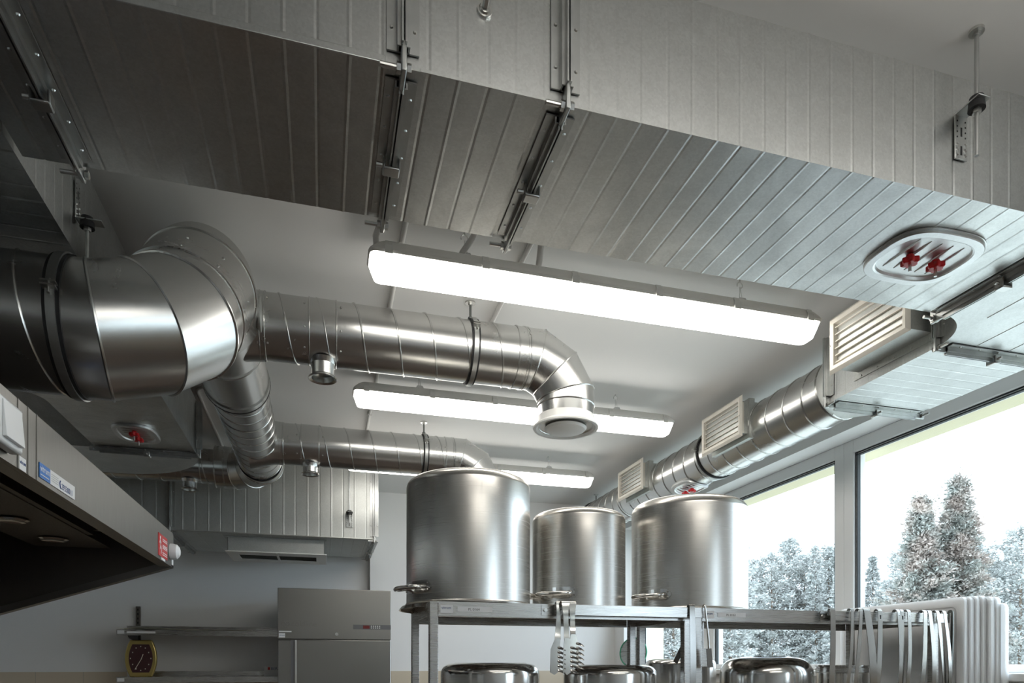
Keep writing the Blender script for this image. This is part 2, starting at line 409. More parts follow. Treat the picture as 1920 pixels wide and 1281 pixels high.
ZD, ZT = 1.03, 1.293
Y0, Y1 = 1.187, 1.600
XA, XB_, XC_, XD_ = -.483, .1335, .430, 1.742
def duct_run(label, x0, x1, off=.02):
    r = thing('supply_duct', label, 'air duct', (x0, Y0, ZD), 'sections of the wide duct across the ceiling')
    part('duct_body', ribbed(MB(), 'x', x0, x1, Y0, Y1, ZD, ZT, off=off), M['galv'], r, angle=4)
    return r
dL = duct_run('short dark galvanised duct section at the upper left joining the side duct', -.587, XA, .04)
dA = duct_run('dim brownish galvanised duct section left of the first flange', XA, XB_, .045)
part('folded_seam', MB().box(XA+.03, XB_-.03, Y0-.0035, Y0-.0005, ZD-.001, ZD+.012), M['galv'], dA, bevel=.001)
dB = duct_run('short galvanised duct section between the two flanges over the lamp', XB_, XC_, .045)
part('folded_seam', MB().box(XB_+.03, XC_-.03, Y0-.002, Y0-.0005, ZD-.001, ZD+.005), M['galv'], dB)
part('mounting_bolt', MB().cyl((.278, Y0, 1.166), (.278, Y0-.004, 1.166), .014, seg=20).cyl((.278, Y0-.004, 1.166), (.278, Y0-.007, 1.166), .011, .009, seg=20).cyl((.278, Y0-.007, 1.166), (.278, Y0-.018, 1.171), .006, seg=6), M['bolt'], dB)
dC = duct_run('long galvanised duct section with an access hatch, bluish underside near the windows', XC_, XD_, .05)

def hatch(parent, c, n, ax, hx, hy, curved=0):
    """oval-cornered access door in plane through c with outward normal n, long axis ax"""
    c, n, ax = V(c), V(n).normalized(), V(ax).normalized(); ay = n.cross(ax)
    def ring(sx, sy, h, N=48, pw=3.0):
        out = []
        for i in range(N):
            a = 2*PI*i/N; ca, sa = math.cos(a), math.sin(a)
            x = math.copysign(abs(ca)**(2/pw), ca)*sx; y = math.copysign(abs(sa)**(2/pw), sa)*sy
            hh = h-(curved*(y*y) if curved else 0)
            out.append(c+ax*x+ay*y+n*hh)
        return out
    m = MB(); m.rings([ring(hx, hy, .000), ring(hx, hy, .0012), ring(hx*.985, hy*.98, .0016), ring(hx*.985, hy*.98, .009), ring(hx*.97, hy*.965, .011), ring(hx*.84, hy*.80, .011), ring(hx*.81, hy*.765, .009), ring(hx*.79, hy*.74, .003), ring(hx*.76, hy*.71, .002)])
    # pressed ribs
    for k in range(-2, 3):
        x = k*hx*.25; ln = hy*.54
        m.tube([c+ax*x+ay*t*ln+n*(.002-(curved*(t*ln)**2 if curved else 0)) for t in (-1, -.6, 0, .6, 1)], [.0015, .0036, .0036, .0036, .0015], 8)
    d = part('access_door', m, M['galv_bright'], parent, label='oval pressed access door')
    for s in (-1, 1):
        k = MB(); p = c+ax*(s*hx*.30); R = []
        for h, sc in ((.012, .8), (.014, 1), (.024, 1), (.027, .8)):
            R.append([p+n*h+(ax*math.cos(2*PI*i/36)+ay*math.sin(2*PI*i/36))*sc*(.0190+.0030*math.cos(6*2*PI*i/36)) for i in range(36)])
        k.rings(R); k.cyl(p+n*.004, p+n*.013, .009, seg=12)
        kn = part('knob', k, M['red'], d, label='red star knob')
        part('screw', MB().cyl(p+n*.02, p+n*.045, .0038, seg=10), M['bolt'], kn)
    return d
hatch(dC, (1.460, 1.384, ZD-.0008), (0,0,-1), (1,0,0), .134, .106)

flange('x', XA, Y0, Y1, ZD, ZT, 'dark duct flange at the upper left corner')
flange('x', XB_, Y0, Y1, ZD, ZT, 'duct flange over the left end of the nearest lamp')
flange('x', XC_, Y0, Y1, ZD, ZT, 'duct flange right of the bolt and washer')
flange('x', XD_, Y0, Y1, ZD, ZT, 'duct flange at the right end of the bluish duct underside')

# elbow into the window side duct
SX0, SX1 = 1.925, 2.365; SYa, SYb = 1.76, 2.26
def arc(cx, cy, r, a0, a1, n=16): return [(cx+r*math.cos(a0+(a1-a0)*i/n), cy+r*math.sin(a0+(a1-a0)*i/n)) for i in range(n+1)]
el = thing('duct_elbow', 'galvanised duct bend between the hatch duct and window side duct', 'duct bend', (XD_, Y0, ZD))
poly = [(XD_, Y0)]+[(SX1-.16, Y0)]+arc(SX1-.16, Y0+.16, .16, -PI/2, 0, 8)[1:]+[(SX1, SYa), (SX0, SYa)]+arc(XD_, SYa+.02, SX0-XD_, 0, -PI/2, 14)[1:]
poly[-1] = (XD_, Y1)
part('duct_body', MB().prism(poly, ZD, ZT), M['galv'], el, angle=35)
m = MB()
for t in (.15, .3, .45): m.cyl((XD_+.01+t*.9, Y0+.02, ZD), (XD_+.01+t*.9+.02, Y1-.02 if t < .2 else SYa-.02, ZD), .0018, seg=6)
part_each('stiffening_rib', m, M['galv'], el)

def grille(loc_x, y0, y1, z0, z1, label):
    """louvred air grille facing the room (towards -x)"""
    r = thing('air_grille', label, 'air grille', (loc_x, y0, z0), 'grilles along the window side duct')
    b = .026; x = loc_x
    m = MB()
    O = [(y0, z0), (y1, z0), (y1, z1), (y0, z1)]; I = [(y0+b, z0+b), (y1-b, z0+b), (y1-b, z1-b), (y0+b, z1-b)]; I0 = [(y0+.004, z0+.004), (y1-.004, z0+.004), (y1-.004, z1-.004), (y0+.004, z1-.004)]
    m.rings([[(x+.004, *p) for p in O], [(x, *p) for p in I0], [(x-.006, *p) for p in [(p[0]+(1 if p[0] < (y0+y1)/2 else -1)*.012, p[1]+(1 if p[1] < (z0+z1)/2 else -1)*.012) for p in O]], [(x-.003, *p) for p in I], [(x+.03, *p) for p in I]], cap=False)
    part('frame', m, M['grille'], r)
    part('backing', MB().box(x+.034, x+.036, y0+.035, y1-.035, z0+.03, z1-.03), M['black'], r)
    n = 6
    for i in range(n):
        z = z0+b+(i+.5)*(z1-z0-2*b)/n
        part('louvre', MB().obox((x+.010, (y0+y1)/2, z), (1,0,.10), (0,1,0), (-.10,0,1), .0060, (y1-y0)/2-b, .0015), M['grille'], r)
    v_ = MB(); k = int((y1-y0)/.022)
    for i in range(k): v_.box(x+.018, x+.033, y0+.035+(i+.5)*(y1-y0-.07)/k-.0007, y0+.035+(i+.5)*(y1-y0-.07)/k+.0007, z0+.03, z1-.03)
    part('rear_vanes', v_, M['rubber'], r)  # vanes coloured black to imitate the shade behind the louvres
    part_each('screw', MB().cyl((x-.005, y0+b*.5, z0+.5*(z1-z0)), (x-.008, y0+b*.5, z0+.5*(z1-z0)), .003, seg=8).cyl((x-.005, y1-b*.5, z0+.5*(z1-z0)), (x-.008, y1-b*.5, z0+.5*(z1-z0)), .003, seg=8), M['bolt'], r)
    return r

sd = thing('supply_duct', 'boxy galvanised duct section by the window carrying the largest-looking grille', 'air duct', (SX0, SYa, ZD), 'ducts along the window wall')
part('duct_body', ribbed(MB(), 'y', SYa, SYb, SX0, SX1, ZD, ZT, off=.035), M['galv'], sd, angle=4)
m = MB().box(1.815, SX0, 1.785, 2.105, 1.085, 1.255); m.box(SX0-.004, SX0, 1.765, 2.125, 1.06, 1.275)
part('grille_collar', m, M['galv_dull'], sd)
m = MB()
for i in range(5): m.cyl((SX0-.004, 1.79+i*.075, 1.068), (SX0-.007, 1.79+i*.075, 1.068), .0035, seg=8)
part_each('rivet', m, M['bolt'], sd)
flange('y', SYa, SX0, SX1, ZD, ZT, 'duct flange between the right hand bend and the grille section', faces=('bottom', 'near'))
flange('y', SYb, SX0, SX1, ZD, ZT, 'duct flange where the boxy window duct turns round', faces=('bottom', 'near', 'far'))
grille(1.80, 1.755, 2.115, 1.063, 1.268, 'cream louvred grille nearest the camera, under the hatch duct')

# round duct along the window wall
RX, RZ, RR = 2.115, 1.165, .128
rd = thing('spiral_duct', 'round spiral duct running along the window wall with two grille boxes', 'air duct', (RX, SYb, RZ-RR), 'ducts along the window wall')
m = MB(); N_ = 48
rect = []
for i in range(N_):
    a = 2*PI*i/N_+PI/4; ca, sa = math.cos(a), math.sin(a); k = max(abs(ca), abs(sa)); rect.append(((SX0+SX1)/2+ca/k*(SX1-SX0)/2, SYb, (ZD+ZT)/2+sa/k*(ZT-ZD)/2))
circ = [(RX+RR*math.cos(2*PI*i/N_+PI/4), SYb+.15, RZ+RR*math.sin(2*PI*i/N_+PI/4)) for i in range(N_)]
m.rings([rect, circ][::-1])
part('transition_piece', m, M['galv_dull'], rd, angle=40)
m = MB().spiral((RX, SYb+.14, RZ), (RX, YB-.0, RZ), RR, hand=-1, phase=2.0)
for y in (SYb+.16, 3.36, 4.42): m.cyl((RX, y-.004, RZ), (RX, y+.004, RZ), RR+.004, seg=56)
part('duct_body', m, M['spiral'], rd)
for (ya, yb, zb) in ((2.87, 3.20, 1.105), (3.92, 4.26, 1.105)):
    part('grille_collar', MB().box(1.945, RX-.06, ya+.015, yb-.015, zb+.012, zb+.168).box(RX-.13, RX-.10, ya, yb, zb-.012, zb+.18), M['galv_dull'], rd)
hatch(rd, (RX-.02, 3.62, RZ-RR-.001), (-.16,0,-1), (0,1,0), .125, .085, curved=3.2)
grille(1.932, 2.853, 3.213, 1.092, 1.290, 'middle cream louvred grille on the round window duct')
grille(1.932, 3.903, 4.273, 1.098, 1.296, 'farthest and smallest-looking cream louvred grille, just above the pots')

def ring_band(mb, c, axis, r, w, t):
    c, a = V(c), V(axis).normalized()
    return mb.lathe([(r, -w/2), (r+t, -w/2), (r+t, w/2), (r, w/2), (r, -w/2)], c, a, 56)
def pipe_clamp(label, c, axis, r, top=ZC, rod_dx=(0, 0), flange_plate=True, boltdir=(0,-1,0), wide=.030, group='rubber-lined duct clamps'):
    c = V(c); a = V(axis).normalized()
    t = thing('duct_clamp', label, 'duct clamp', (c.x, c.y, c.z+r), group)
    part('rubber_lining', ring_band(MB(), c, a, r+.001, wide, .005), M['rubber'], t)
    part('band', ring_band(MB(), c, a, r+.006, wide*.55, .004), M['bar'], t)
    bd = V(boltdir).normalized(); p = c+bd*(r+.014); zz = a.cross(bd).normalized()
    m = MB().obox(p+zz*.005, a, bd, zz, wide*.42, .010, .002).obox(p-zz*.005, a, bd, zz, wide*.42, .010, .002)
    m.cyl(p-zz*.012, p+zz*.020, .0035, seg=8).cyl(p-zz*.011, p-zz*.006, .007, seg=6)
    part('bolt', m, M['bolt'], t)
    q = c+V((rod_dx[0], rod_dx[1], 0)); zt = c.z+r+.008
    m = MB().cyl((q.x, q.y, zt), (q.x, q.y, top-.001), .0045, seg=10).cyl((q.x, q.y, zt), (q.x, q.y, zt+.014), .009, seg=6)
    part('threaded_rod', m, M['dark_steel'] if top == ZC else M['bar'], t)
    if flange_plate:
        part('ceiling_plate', MB().cyl((q.x, q.y, ZC-.0005), (q.x, q.y, ZC-.006), .019, seg=20).cyl((q.x, q.y, ZC-.006), (q.x, q.y, ZC-.013), .008, seg=6), M['bolt'], t)
    return t
pipe_clamp('duct clamp round the window duct between the two nearer grilles', (RX, 3.36, RZ), (0,1,0), RR, boltdir=(-1,0,.1))
pipe_clamp('duct clamp at the far end of the window duct behind the middle pot', (RX, 5.10, RZ), (0,1,0), RR, boltdir=(-1,0,.1))

# ------------------------------------------------------------------ left side rectangular duct
LX0, LX1 = -1.04, -.598
ld = thing('extract_duct', 'dark galvanised duct running along the left side above the hood', 'air duct', (LX1, 0, ZD))
part('duct_body', ribbed(MB(), 'y', -.6, 3.64, LX0, LX1, ZD, ZT, off=.05), M['galv'], ld, angle=4)
hatch(ld, (-.80, 3.38, ZD-.0008), (0,0,-1), (0,1,0), .125, .090)
pts = [(LX0, 2.55)]+[(LX0-.7, 2.55), (LX0-.7, 2.95)]+arc(LX0-.12, 3.07, .12, -PI/2, 0, 8)
part('side_branch', MB().prism(pts[::-1], ZD, ZT-.02), M['galv'], ld, angle=35)
le = thing('duct_elbow', 'galvanised duct bend with rounded outer edge at the end of left duct', 'duct bend', (LX0, 3.64, ZD))
pl = [(LX0, 3.645), (LX1, 3.645)]+arc(LX0-.02, 3.66, .46, 0, PI/2, 20)+[(LX0-.5, 4.12), (LX0-.5, 3.70)]
part('duct_body', MB().prism(pl, ZD, ZT), M['galv'], le, angle=35)
flange('y', 3.64, LX0, LX1, ZD, ZT, 'duct flange at the far end of the left duct beside the hatch', faces=('bottom', 'far'))
flange('y', 2.46, LX0, LX1, ZD, ZT, 'duct flange on the left duct face, hidden partly by the big bend', faces=('bottom', 'far'))

# ------------------------------------------------------------------ back duct
BZ0, BZ1, BY0, BY1, BX1 = .83, 1.30, 4.66, 5.46, .345
bd_ = thing('supply_duct', 'large galvanised duct across the back wall above the fridge', 'air duct', (0, BY0, BZ0))
part('duct_body', ribbed(MB(), 'x', -2.3, BX1, BY0, BY1, BZ0, BZ1, off=.03, pitch=.075, amp=.0011, wid=.006), M['galv_dull'], bd_, angle=4)
part('folded_seam', MB().cyl((-2.3, BY0-.001, BZ0+.004), (BX1, BY0-.001, BZ0+.004), .005, seg=8), M['galv_dull'], bd_)
for x, lab in ((-.915, 'flange on the back duct beside the hood corner'), (BX1-.012, 'flange closing the right end of back duct')):
    flange('x', x, BY0, BY1, BZ0, BZ1, lab, faces=('bottom', 'near', 'far'))
tm = thing('air_terminal', 'grey box air outlet under the back duct with open slot', 'air outlet', (-.29, 4.75, .73))
m = MB()
ax0, ax1, ay0, ay1, az = -.595, .012, 4.76, 5.20, .735
m.box(ax0, ax1, ay0, ay0+.003, az, BZ0-.001).box(ax0, ax1, ay1-.003, ay1, az, BZ0-.001).box(ax0, ax0+.003, ay0, ay1, az, BZ0-.001).box(ax1-.003, ax1, ay0, ay1, az, BZ0-.001)
m.box(ax0-.012, ax1+.012, ay0-.012, ay1+.012, BZ0-.006, BZ0-.002)
part('outlet_box', m, M['galv_dull'], tm)
m = MB(); l = .055
for (a, b_, c, d) in ((ax0-.014, ax1+.014, ay0-.012, ay0+l+.06), (ax0-.014, ax1+.014, ay1-l-.06, ay1+.012), (ax0-.014, ax0+l, ay0+l+.06, ay1-l-.06), (ax1-l, ax1+.014, ay0+l+.06, ay1-l-.06)): m.box(a, b_, c, d, az-.006, az)
m.box(-.30, -.285, ay0, ay1, az-.009, az-.006)
part('rim', m, M['cap'], tm, bevel=.002)
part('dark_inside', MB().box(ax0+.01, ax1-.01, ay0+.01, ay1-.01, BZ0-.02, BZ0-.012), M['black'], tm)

# ------------------------------------------------------------------ big round duct, bend and trunk
BR = .160; by, bz = 1.95, .842
bg = thing('round_duct', 'big round duct crossing above the hood at left', 'air duct', (-.9, by, bz-BR), 'large round exhaust ducting')
part('duct_body', MB().spiral((-2.42, by, bz), (-.60, by, bz), BR, hand=1, phase=.4, pitch=.16), M['spiral'], bg)
el = thing('duct_elbow', 'big shiny segmented duct bend turning up and away', 'duct bend', (-.5, by, bz), 'large round exhaust ducting')
DIR = V((0, .70, .714)).normalized(); S0 = V((-.600, by, bz)); R_ = .222
def arcp(S, d0, d1, R, th): return S+d0*(R*math.sin(th))+d1*(R*(1-math.cos(th)))
def gore(S, d0, d1, R, seams, total=PI/2):
    """polyline of a segmented bend: vertices sit where the seam planes cut it"""
    pts = [S]
    for th in seams:
        P0 = arcp(S, d0, d1, R, th); c = S+d1*R; h = seams[0] if len(seams) < 2 else (seams[1]-seams[0])/2
        pts.append(c+(P0-c)/math.cos(h))
    pts.append(arcp(S, d0, d1, R, total)); return pts
sm = [math.radians(a) for a in (15, 45, 75)]
TOT = math.radians(84); pp = gore(S0, V((1,0,0)), DIR, R_, [math.radians(a) for a in (14, 42, 70)], TOT)
ND = (V((1,0,0))*math.cos(TOT)+DIR*math.sin(TOT)).normalized()
e0 = pp[-1]; pp += [e0+ND*.195]; DIR = ND
e1 = pp[-1]
part('duct_body', MB().miter([S0-V((.01,0,0))]+pp, BR+.003, 64, ridge=.0042, skip=(0, 1)), M['spiral'], el, angle=18)
m = MB()
sx_ = (V((1,0,0))-DIR*DIR.x).normalized(); uu = DIR.cross(sx_).normalized()
for k, a in enumerate((-.9, -.45, .15, .9, 1.5)):
    for j in (.03, .10):
        o = (sx_*math.cos(a)-uu*math.sin(a)); p = e0+DIR*j+o*(BR+.002); m.cyl(p, p+o*.003, .0045, .003, 8)
part_each('rivet', m, M['bolt'], el)
TX, TZ = -.345, 1.172
tk = thing('tee_duct', 'round tee piece behind the big bend where the near branch starts', 'duct tee', (TX, 2.4, TZ-.14))
e1 = V(e1)
m = MB().miter([e1, e1+DIR*.02, (TX, 2.38, TZ-.02), (TX, 2.42, TZ), (TX, 2.64, TZ), (TX, 2.70, TZ), (TX, 3.03, TZ)], [BR, BR, .150, .148, .142, .128, .128], 56, ridge=.003, skip=(0, 1, 2, 3, 4))
m.cyl((TX, 3.00, TZ), (TX, 3.035, TZ), .133, seg=56)
part('duct_body', m, M['spiral'], tk, angle=18)
m = MB(); m.lathe([(.165, -.02), (.135, .03), (.116, .10), (.112, .15)], (TX, 2.52, TZ), (1,0,0), 48); part('saddle', m, M['spiral'], tk)
m = MB().cyl((TX, 3.036, TZ), (TX, 3.044, TZ), .134, seg=56); part('gasket', m, M['rubber'], tk)
tr = thing('spiral_duct', 'round spiral trunk duct receding towards the back wall', 'air duct', (TX, 3.04, TZ-.117), 'spiral ducts in the middle of the ceiling')
part('duct_body', MB().spiral((TX, 3.045, TZ), (TX, 4.16, TZ), .117, hand=-1, pitch=.10, ridge=.0026), M['spiral'], tr)
m = MB(); m.lathe([(.15, -.02), (.128, .04), (.112, .10), (.110, .14)], (TX, 3.83, TZ), (1,0,0), 48); part('saddle', m, M['spiral'], tr)
part('gasket', MB().cyl((TX, 4.160, TZ), (TX, 4.170, TZ), .123, seg=48), M['rubber'], tr)
e2 = thing('duct_elbow', 'round segmented bend at the far end of the trunk duct', 'duct bend', (TX, 4.17, TZ-.12))
pp = gore(V((TX, 4.17, TZ)), V((0,1,0)), V((-1,0,0)), .215, sm)
part('duct_body', MB().miter(pp+[pp[-1]+V((-.05,0,0))], .121, 48, ridge=.0035), M['spiral'], e2, angle=18)

def stub(parent, x, y, z0, r, h=.055):
    m = MB().lathe([(r*1.25, .004), (r*1.02, -.012), (r, -.02), (r, -h+.012), (r*1.22, -h+.004), (r*1.26, -h), (r*1.2, -h-.002), (r*.95, -h+.002), (r*.9, -h+.02), (.0001, -h+.02)], (x, y, z0), (0,0,1), 32)
    part('test_port', m, M['spiral'], parent, label='short round capped stub under the duct')
def collar(mb, x0, x1, y, z, r):
    mb.cyl((x0, y, z), (x1, y, z), r+.002, seg=56)
    for x in (x0, x1): mb.tube([(x, y+(r+.002)*math.cos(2*PI*i/48), z+(r+.002)*math.sin(2*PI*i/48)) for i in range(48)], .0025, 6, closed=True)

B1Y, B1Z, B1R = 2.515, 1.172, .109
b1 = thing('spiral_duct', 'nearest spiral branch duct with a bend down to round diffuser', 'air duct', (-.2, B1Y, B1Z-B1R), 'spiral ducts in the middle of the ceiling')
part('duct_body', MB().spiral((-.205, B1Y, B1Z), (.745, B1Y, B1Z), B1R, hand=1, phase=2.2), M['spiral'], b1)
for (a, b_) in ((-.045, .045), (-.207, -.190), (.70, .735)):
    m = MB(); collar(m, a, b_, B1Y, B1Z, B1R); part('coupling', m, M['spiral'], b1)
pp = gore(V((.745, B1Y, B1Z)), V((1,0,0)), V((0,0,-1)), .170, sm)
bt = pp[-1]
part('elbow', MB().miter(pp+[bt+V((0,0,-.055)), bt+V((0,0,-.075))], [B1R+.001]*5+[B1R-.003]*2, 56, ridge=.0028), M['spiral'], b1, angle=18)
m = MB()
for x in (-.06, .06, -.18, .72):
    for a in (-.5, .3, .9): 
        o = V((0, -math.cos(a), -math.sin(a))); p = V((x, B1Y, B1Z))+o*(B1R+.001); m.cyl(p, p+o*.003, .0035, .002, 8)
part_each('rivet', m, M['bolt'], b1)
stub(b1, 0.0, B1Y-.01, B1Z-B1R+.006, .040, .062)
m = MB().cyl((-.252, 2.362, 1.138), (-.198, 2.362, 1.138), .045, seg=32).cyl((-.200, 2.362, 1.138), (-.194, 2.362, 1.138), .053, seg=32)
part('end_stub', m, M['galv_dull'], b1)
DZ = bt.z-.075
df = thing('ceiling_diffuser', 'white round disc diffuser at the end of the nearest branch duct', 'air diffuser', (bt.x, B1Y, DZ))
c = (bt.x, B1Y, DZ+.005)
part('flange_ring', MB().lathe([(B1R+.002, .03), (B1R+.003, .004), (.118, .0), (.128, -.008), (.127, -.014), (.116, -.014), (.104, -.004), (.097, .02), (.097, .03)], c, (0,0,1), 56), M['cap'], df)
part('disc', MB().lathe([(.0001, -.026), (.05, -.026), (.075, -.020), (.082, -.012), (.078, -.008), (.0001, -.004)], c, (0,0,1), 48), M['cap'], df)
part('spindle', MB().cyl((c[0], c[1], c[2]-.01), (c[0], c[1], c[2]+.05), .006, seg=8).obox((c[0], c[1], c[2]+.02), (1,0,0), (0,1,0), (0,0,1), .10, .006, .003), M['dark_steel'], df)
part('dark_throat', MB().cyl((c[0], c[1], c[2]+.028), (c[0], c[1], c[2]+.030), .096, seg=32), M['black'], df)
pipe_clamp('duct clamp and ceiling rod on the nearest branch duct', (.535, B1Y, B1Z), (1,0,0), B1R, boltdir=(0,-1,.45))

B2Y, B2R = 3.83, .107
b2 = thing('spiral_duct', 'second spiral branch duct, passing behind the tallest pot', 'air duct', (-.2, B2Y, TZ-B2R), 'spiral ducts in the middle of the ceiling')
part('duct_body', MB().spiral((-.215, B2Y, TZ), (.71, B2Y, TZ), B2R, hand=1, phase=1.2), M['spiral'], b2)
for (a, b_) in ((-.11, -.02), (-.218, -.20), (.66, .70)):
    m = MB(); collar(m, a, b_, B2Y, TZ, B2R); part('coupling', m, M['spiral'], b2)
pp = gore(V((.71, B2Y, TZ)), V((1,0,0)), V((0,0,-1)), .170, sm)
part('elbow', MB().miter(pp+[pp[-1]+V((0,0,-.075))], B2R+.001, 48, ridge=.0028), M['spiral'], b2, angle=18)
stub(b2, -.065, B2Y-.01, TZ-B2R+.006, .038)
m = MB()
for x in (-.13, 0.0, .65):
    for a in (-.2, .7):
        o = V((0, -math.cos(a), -math.sin(a))); p = V((x, B2Y, TZ))+o*(B2R+.001); m.cyl(p, p+o*.003, .004, .002, 8)
part_each('rivet', m, M['bolt'], b2)
df2 = thing('ceiling_diffuser', 'white round diffuser hidden behind the tallest pot', 'air diffuser', (.88, B2Y, .92))
part('flange_ring', MB().lathe([(.110, .03), (.118, 0), (.127, -.01), (.10, -.01), (.0001, -.02)], (.88, B2Y, TZ-.17-.072), (0,0,1), 40), M['cap'], df2)
pipe_clamp('duct clamp and ceiling rod on the second branch duct', (.548, B2Y, TZ), (1,0,0), B2R, boltdir=(0,-1,.45))

B3Y, B3R = 4.385, .100
b3 = thing('spiral_duct', 'farthest spiral branch duct leading left under the round-edged bend', 'air duct', (-.6, B3Y, TZ-B3R), 'spiral ducts in the middle of the ceiling')
part('duct_body', MB().spiral((-2.3, B3Y, TZ), (-.605, B3Y, TZ), B3R, hand=1, phase=.2), M['spiral'], b3)
m = MB(); collar(m, -.82, -.69, B3Y, TZ, B3R); part('coupling', m, M['spiral'], b3)
stub(b3, -.755, B3Y-.01, TZ-B3R+.006, .040)

pipe_clamp('duct clamp and rod on the farthest branch duct', (-1.25, B3Y, TZ), (1,0,0), B3R)
pipe_clamp('duct clamp hanging the big round duct from a bracket rod', (-.600, by, bz), (1,0,0), BR+.001, top=1.025, flange_plate=False, boltdir=(0,-1,.12), wide=.036)

# ------------------------------------------------------------------ hangers with perforated brackets
def hanger(label, face, nrm, rod_top, rod_bot, plate_top, plate_bot, side=.034, off=.040):
    """vertical perforated plate on a duct face, folded shelf, rubber bush and threaded rod"""
    f, n = V(face), V(nrm).normalized(); s = V((0,0,1)).cross(n).normalized()
    t = thing('duct_hanger', label, 'duct hanger', (f.x, f.y, plate_bot), 'threaded rod hangers')
    m = MB(); zc = (plate_top+plate_bot)/2; shelf_z = plate_top if rod_top > ZC-.01 else plate_bot
    m.obox((f.x+n.x*.002, f.y+n.y*.002, zc), s, n, (0,0,1), side/2, .0015, (plate_top-plate_bot)/2)
    m.obox((f.x+n.x*.030, f.y+n.y*.030, shelf_z), s, n, (0,0,1), side/2, .030, .0015)
    pb = part('bracket', m, M['bar'], t, bevel=.001)
    q = MB()
    h = plate_top-plate_bot
    for k, w_ in enumerate((.10, .22, .34)):
        for e in (-.33, .33):
            p = V((f.x, f.y, plate_bot+h*w_))+n*.0035+s*(side*e); q.cyl(p, p+n*.003, .0036, .002, 8)
    part_each('rivet', q, M['bolt'], pb)
    q = MB()
    for z_ in (.2, .62):
        p = V((f.x, f.y, plate_bot+h*z_))+n*.0037; q.obox(p, s, n, (0,0,1), .0022, .0004, h*.10)
    for k in range(4):
        for e in (-.33, .33): p = V((f.x, f.y, plate_bot+h*(.5+.12*k)))+n*.0034+s*(side*e); q.cyl(p, p+n*.0005, .002, seg=8)
    part_each('slot', q, M['rubber'], pb)
    r = V((f.x, f.y, 0))+n*off; pz = shelf_z
    part('rubber_bush', MB().cyl((r.x, r.y, pz-.016), (r.x, r.y, pz+.010), .017, .014, seg=20), M['rubber'], t)
    part('nut', MB().cyl((r.x, r.y, pz-.024), (r.x, r.y, pz-.016), .009, seg=6), M['bolt'], t)
    part('threaded_rod', MB().cyl((r.x, r.y, rod_bot), (r.x, r.y, rod_top), .0045, seg=10), M['bar'], t)
    if rod_top > ZC-.01:
        part('ceiling_plate', MB().cyl((r.x, r.y, ZC-.0005), (r.x, r.y, ZC-.006), .015, seg=20).cyl((r.x, r.y, ZC-.006), (r.x, r.y, ZC-.012), .008, seg=6), M['bolt'], t)
hanger('rod hanger at the upper right, on the wide duct', (1.352, Y0-.002, 0), (0,-1,0), ZC-.001, 1.090, 1.205, 1.108)
hanger('rod hanger on the right end of the back duct', (.170, BY0-.002, 0), (0,-1,0), ZC-.001, .93, 1.00, .905, side=.045)
hanger('dark rod hanger on the left duct holding the big round duct', (LX1+.002, 1.945, 0), (1,0,0), 1.13, 1.013, 1.215, 1.115, side=.030, off=.024)

# ------------------------------------------------------------------ ceiling lamps
def lamp():
    t = thing('ceiling_lamp', 'long lit tube lamp nearest the camera, half under the wide duct', 'ceiling lamp', (0,0,1.355), 'waterproof tube lamps')
    L0, L1, yc = .135, 1.728, 2.115
    def loft(secs):
        R = []
        for x, hw0, z_, in secs: pass
    # housing
    def box_loft(mb, rows, bevel_pts=5):
        """rows: (z, half width, x inset) stacked rounded rectangles"""
        R = []
        for z_, hw, ins in rows:
            a, b_ = L0+ins, L1-ins; rr = min(.02, hw*.8); ring = []
            for (cx, cy, s0) in ((b_-rr, yc+hw-rr, 0), (a+rr, yc+hw-rr, 1), (a+rr, yc-hw+rr, 2), (b_-rr, yc-hw+rr, 3)):
                for k in range(5): an = s0*PI/2+k*PI/8; ring.append((cx+rr*math.cos(an), cy+rr*math.sin(an), z_))
            R.append(ring)
        return mb.rings(R)
    part('housing', box_loft(MB(), [(1.228, .055, .0), (1.236, .058, -.004), (1.244, .055, .0), (1.262, .046, .018), (1.272, .036, .03)]), M['lampbody'], t, angle=35)
    part('diffuser', box_loft(MB(), [(1.176, .030, .022), (1.179, .036, .016), (1.205, .046, .008), (1.229, .053, .001)]), M['lens'], t, angle=35, label='glowing white diffuser')
    for i in range(6):
        x = L0+.055+i*(L1-L0-.11)/5
        for s in (-1, 1):
            m = MB(); m.box(x-.012, x+.012, min(yc+s*.058, yc+s*.062), max(yc+s*.058, yc+s*.062), 1.222, 1.246)
            m.obox((x, yc+s*.054, 1.254), (1,0,0), (0,s*.55,-1), (0,1,s*.55), .010, .012, .0015)
            part('clip', m, M['clip'], t)
    for x in (L0+.30, L1-.30):
        h = part('hanging_clip', MB().box(x-.022, x+.022, yc-.02, yc+.02, 1.272, 1.277).prism([(x-.02, 1.277), (x+.02, 1.277), (x+.012, 1.292), (x-.012, 1.292)], yc-.012, yc+.012, 'y'), M['bar'], t)
        part('wire', MB().tube([(x-.006, yc, 1.290), (x-.004, yc, 1.315), (x-.004, yc, 1.335)], .0014, 6).tube([(x+.006, yc, 1.290), (x-.002, yc, 1.33)], .0014, 6), M['bolt'], h)
        part('hook', MB().tube([(x-.004+.011*math.cos(a), yc, 1.3415+.011*math.sin(a)) for a in [i*PI/6-PI/2 for i in range(11)]], .0020, 6).cyl((x-.004, yc, 1.352), (x-.004, yc, 1.3595), .003, seg=8), M['bolt'], h)
    return t
lp = lamp()
l2 = copy_tree(lp); l2.location.y += 1.065; l2['label'] = 'long lit tube lamp passing behind the nearest branch duct'
l3 = copy_tree(lp); l3.location.y += 2.13; l3['label'] = 'farthest lit tube lamp, just above the pots'
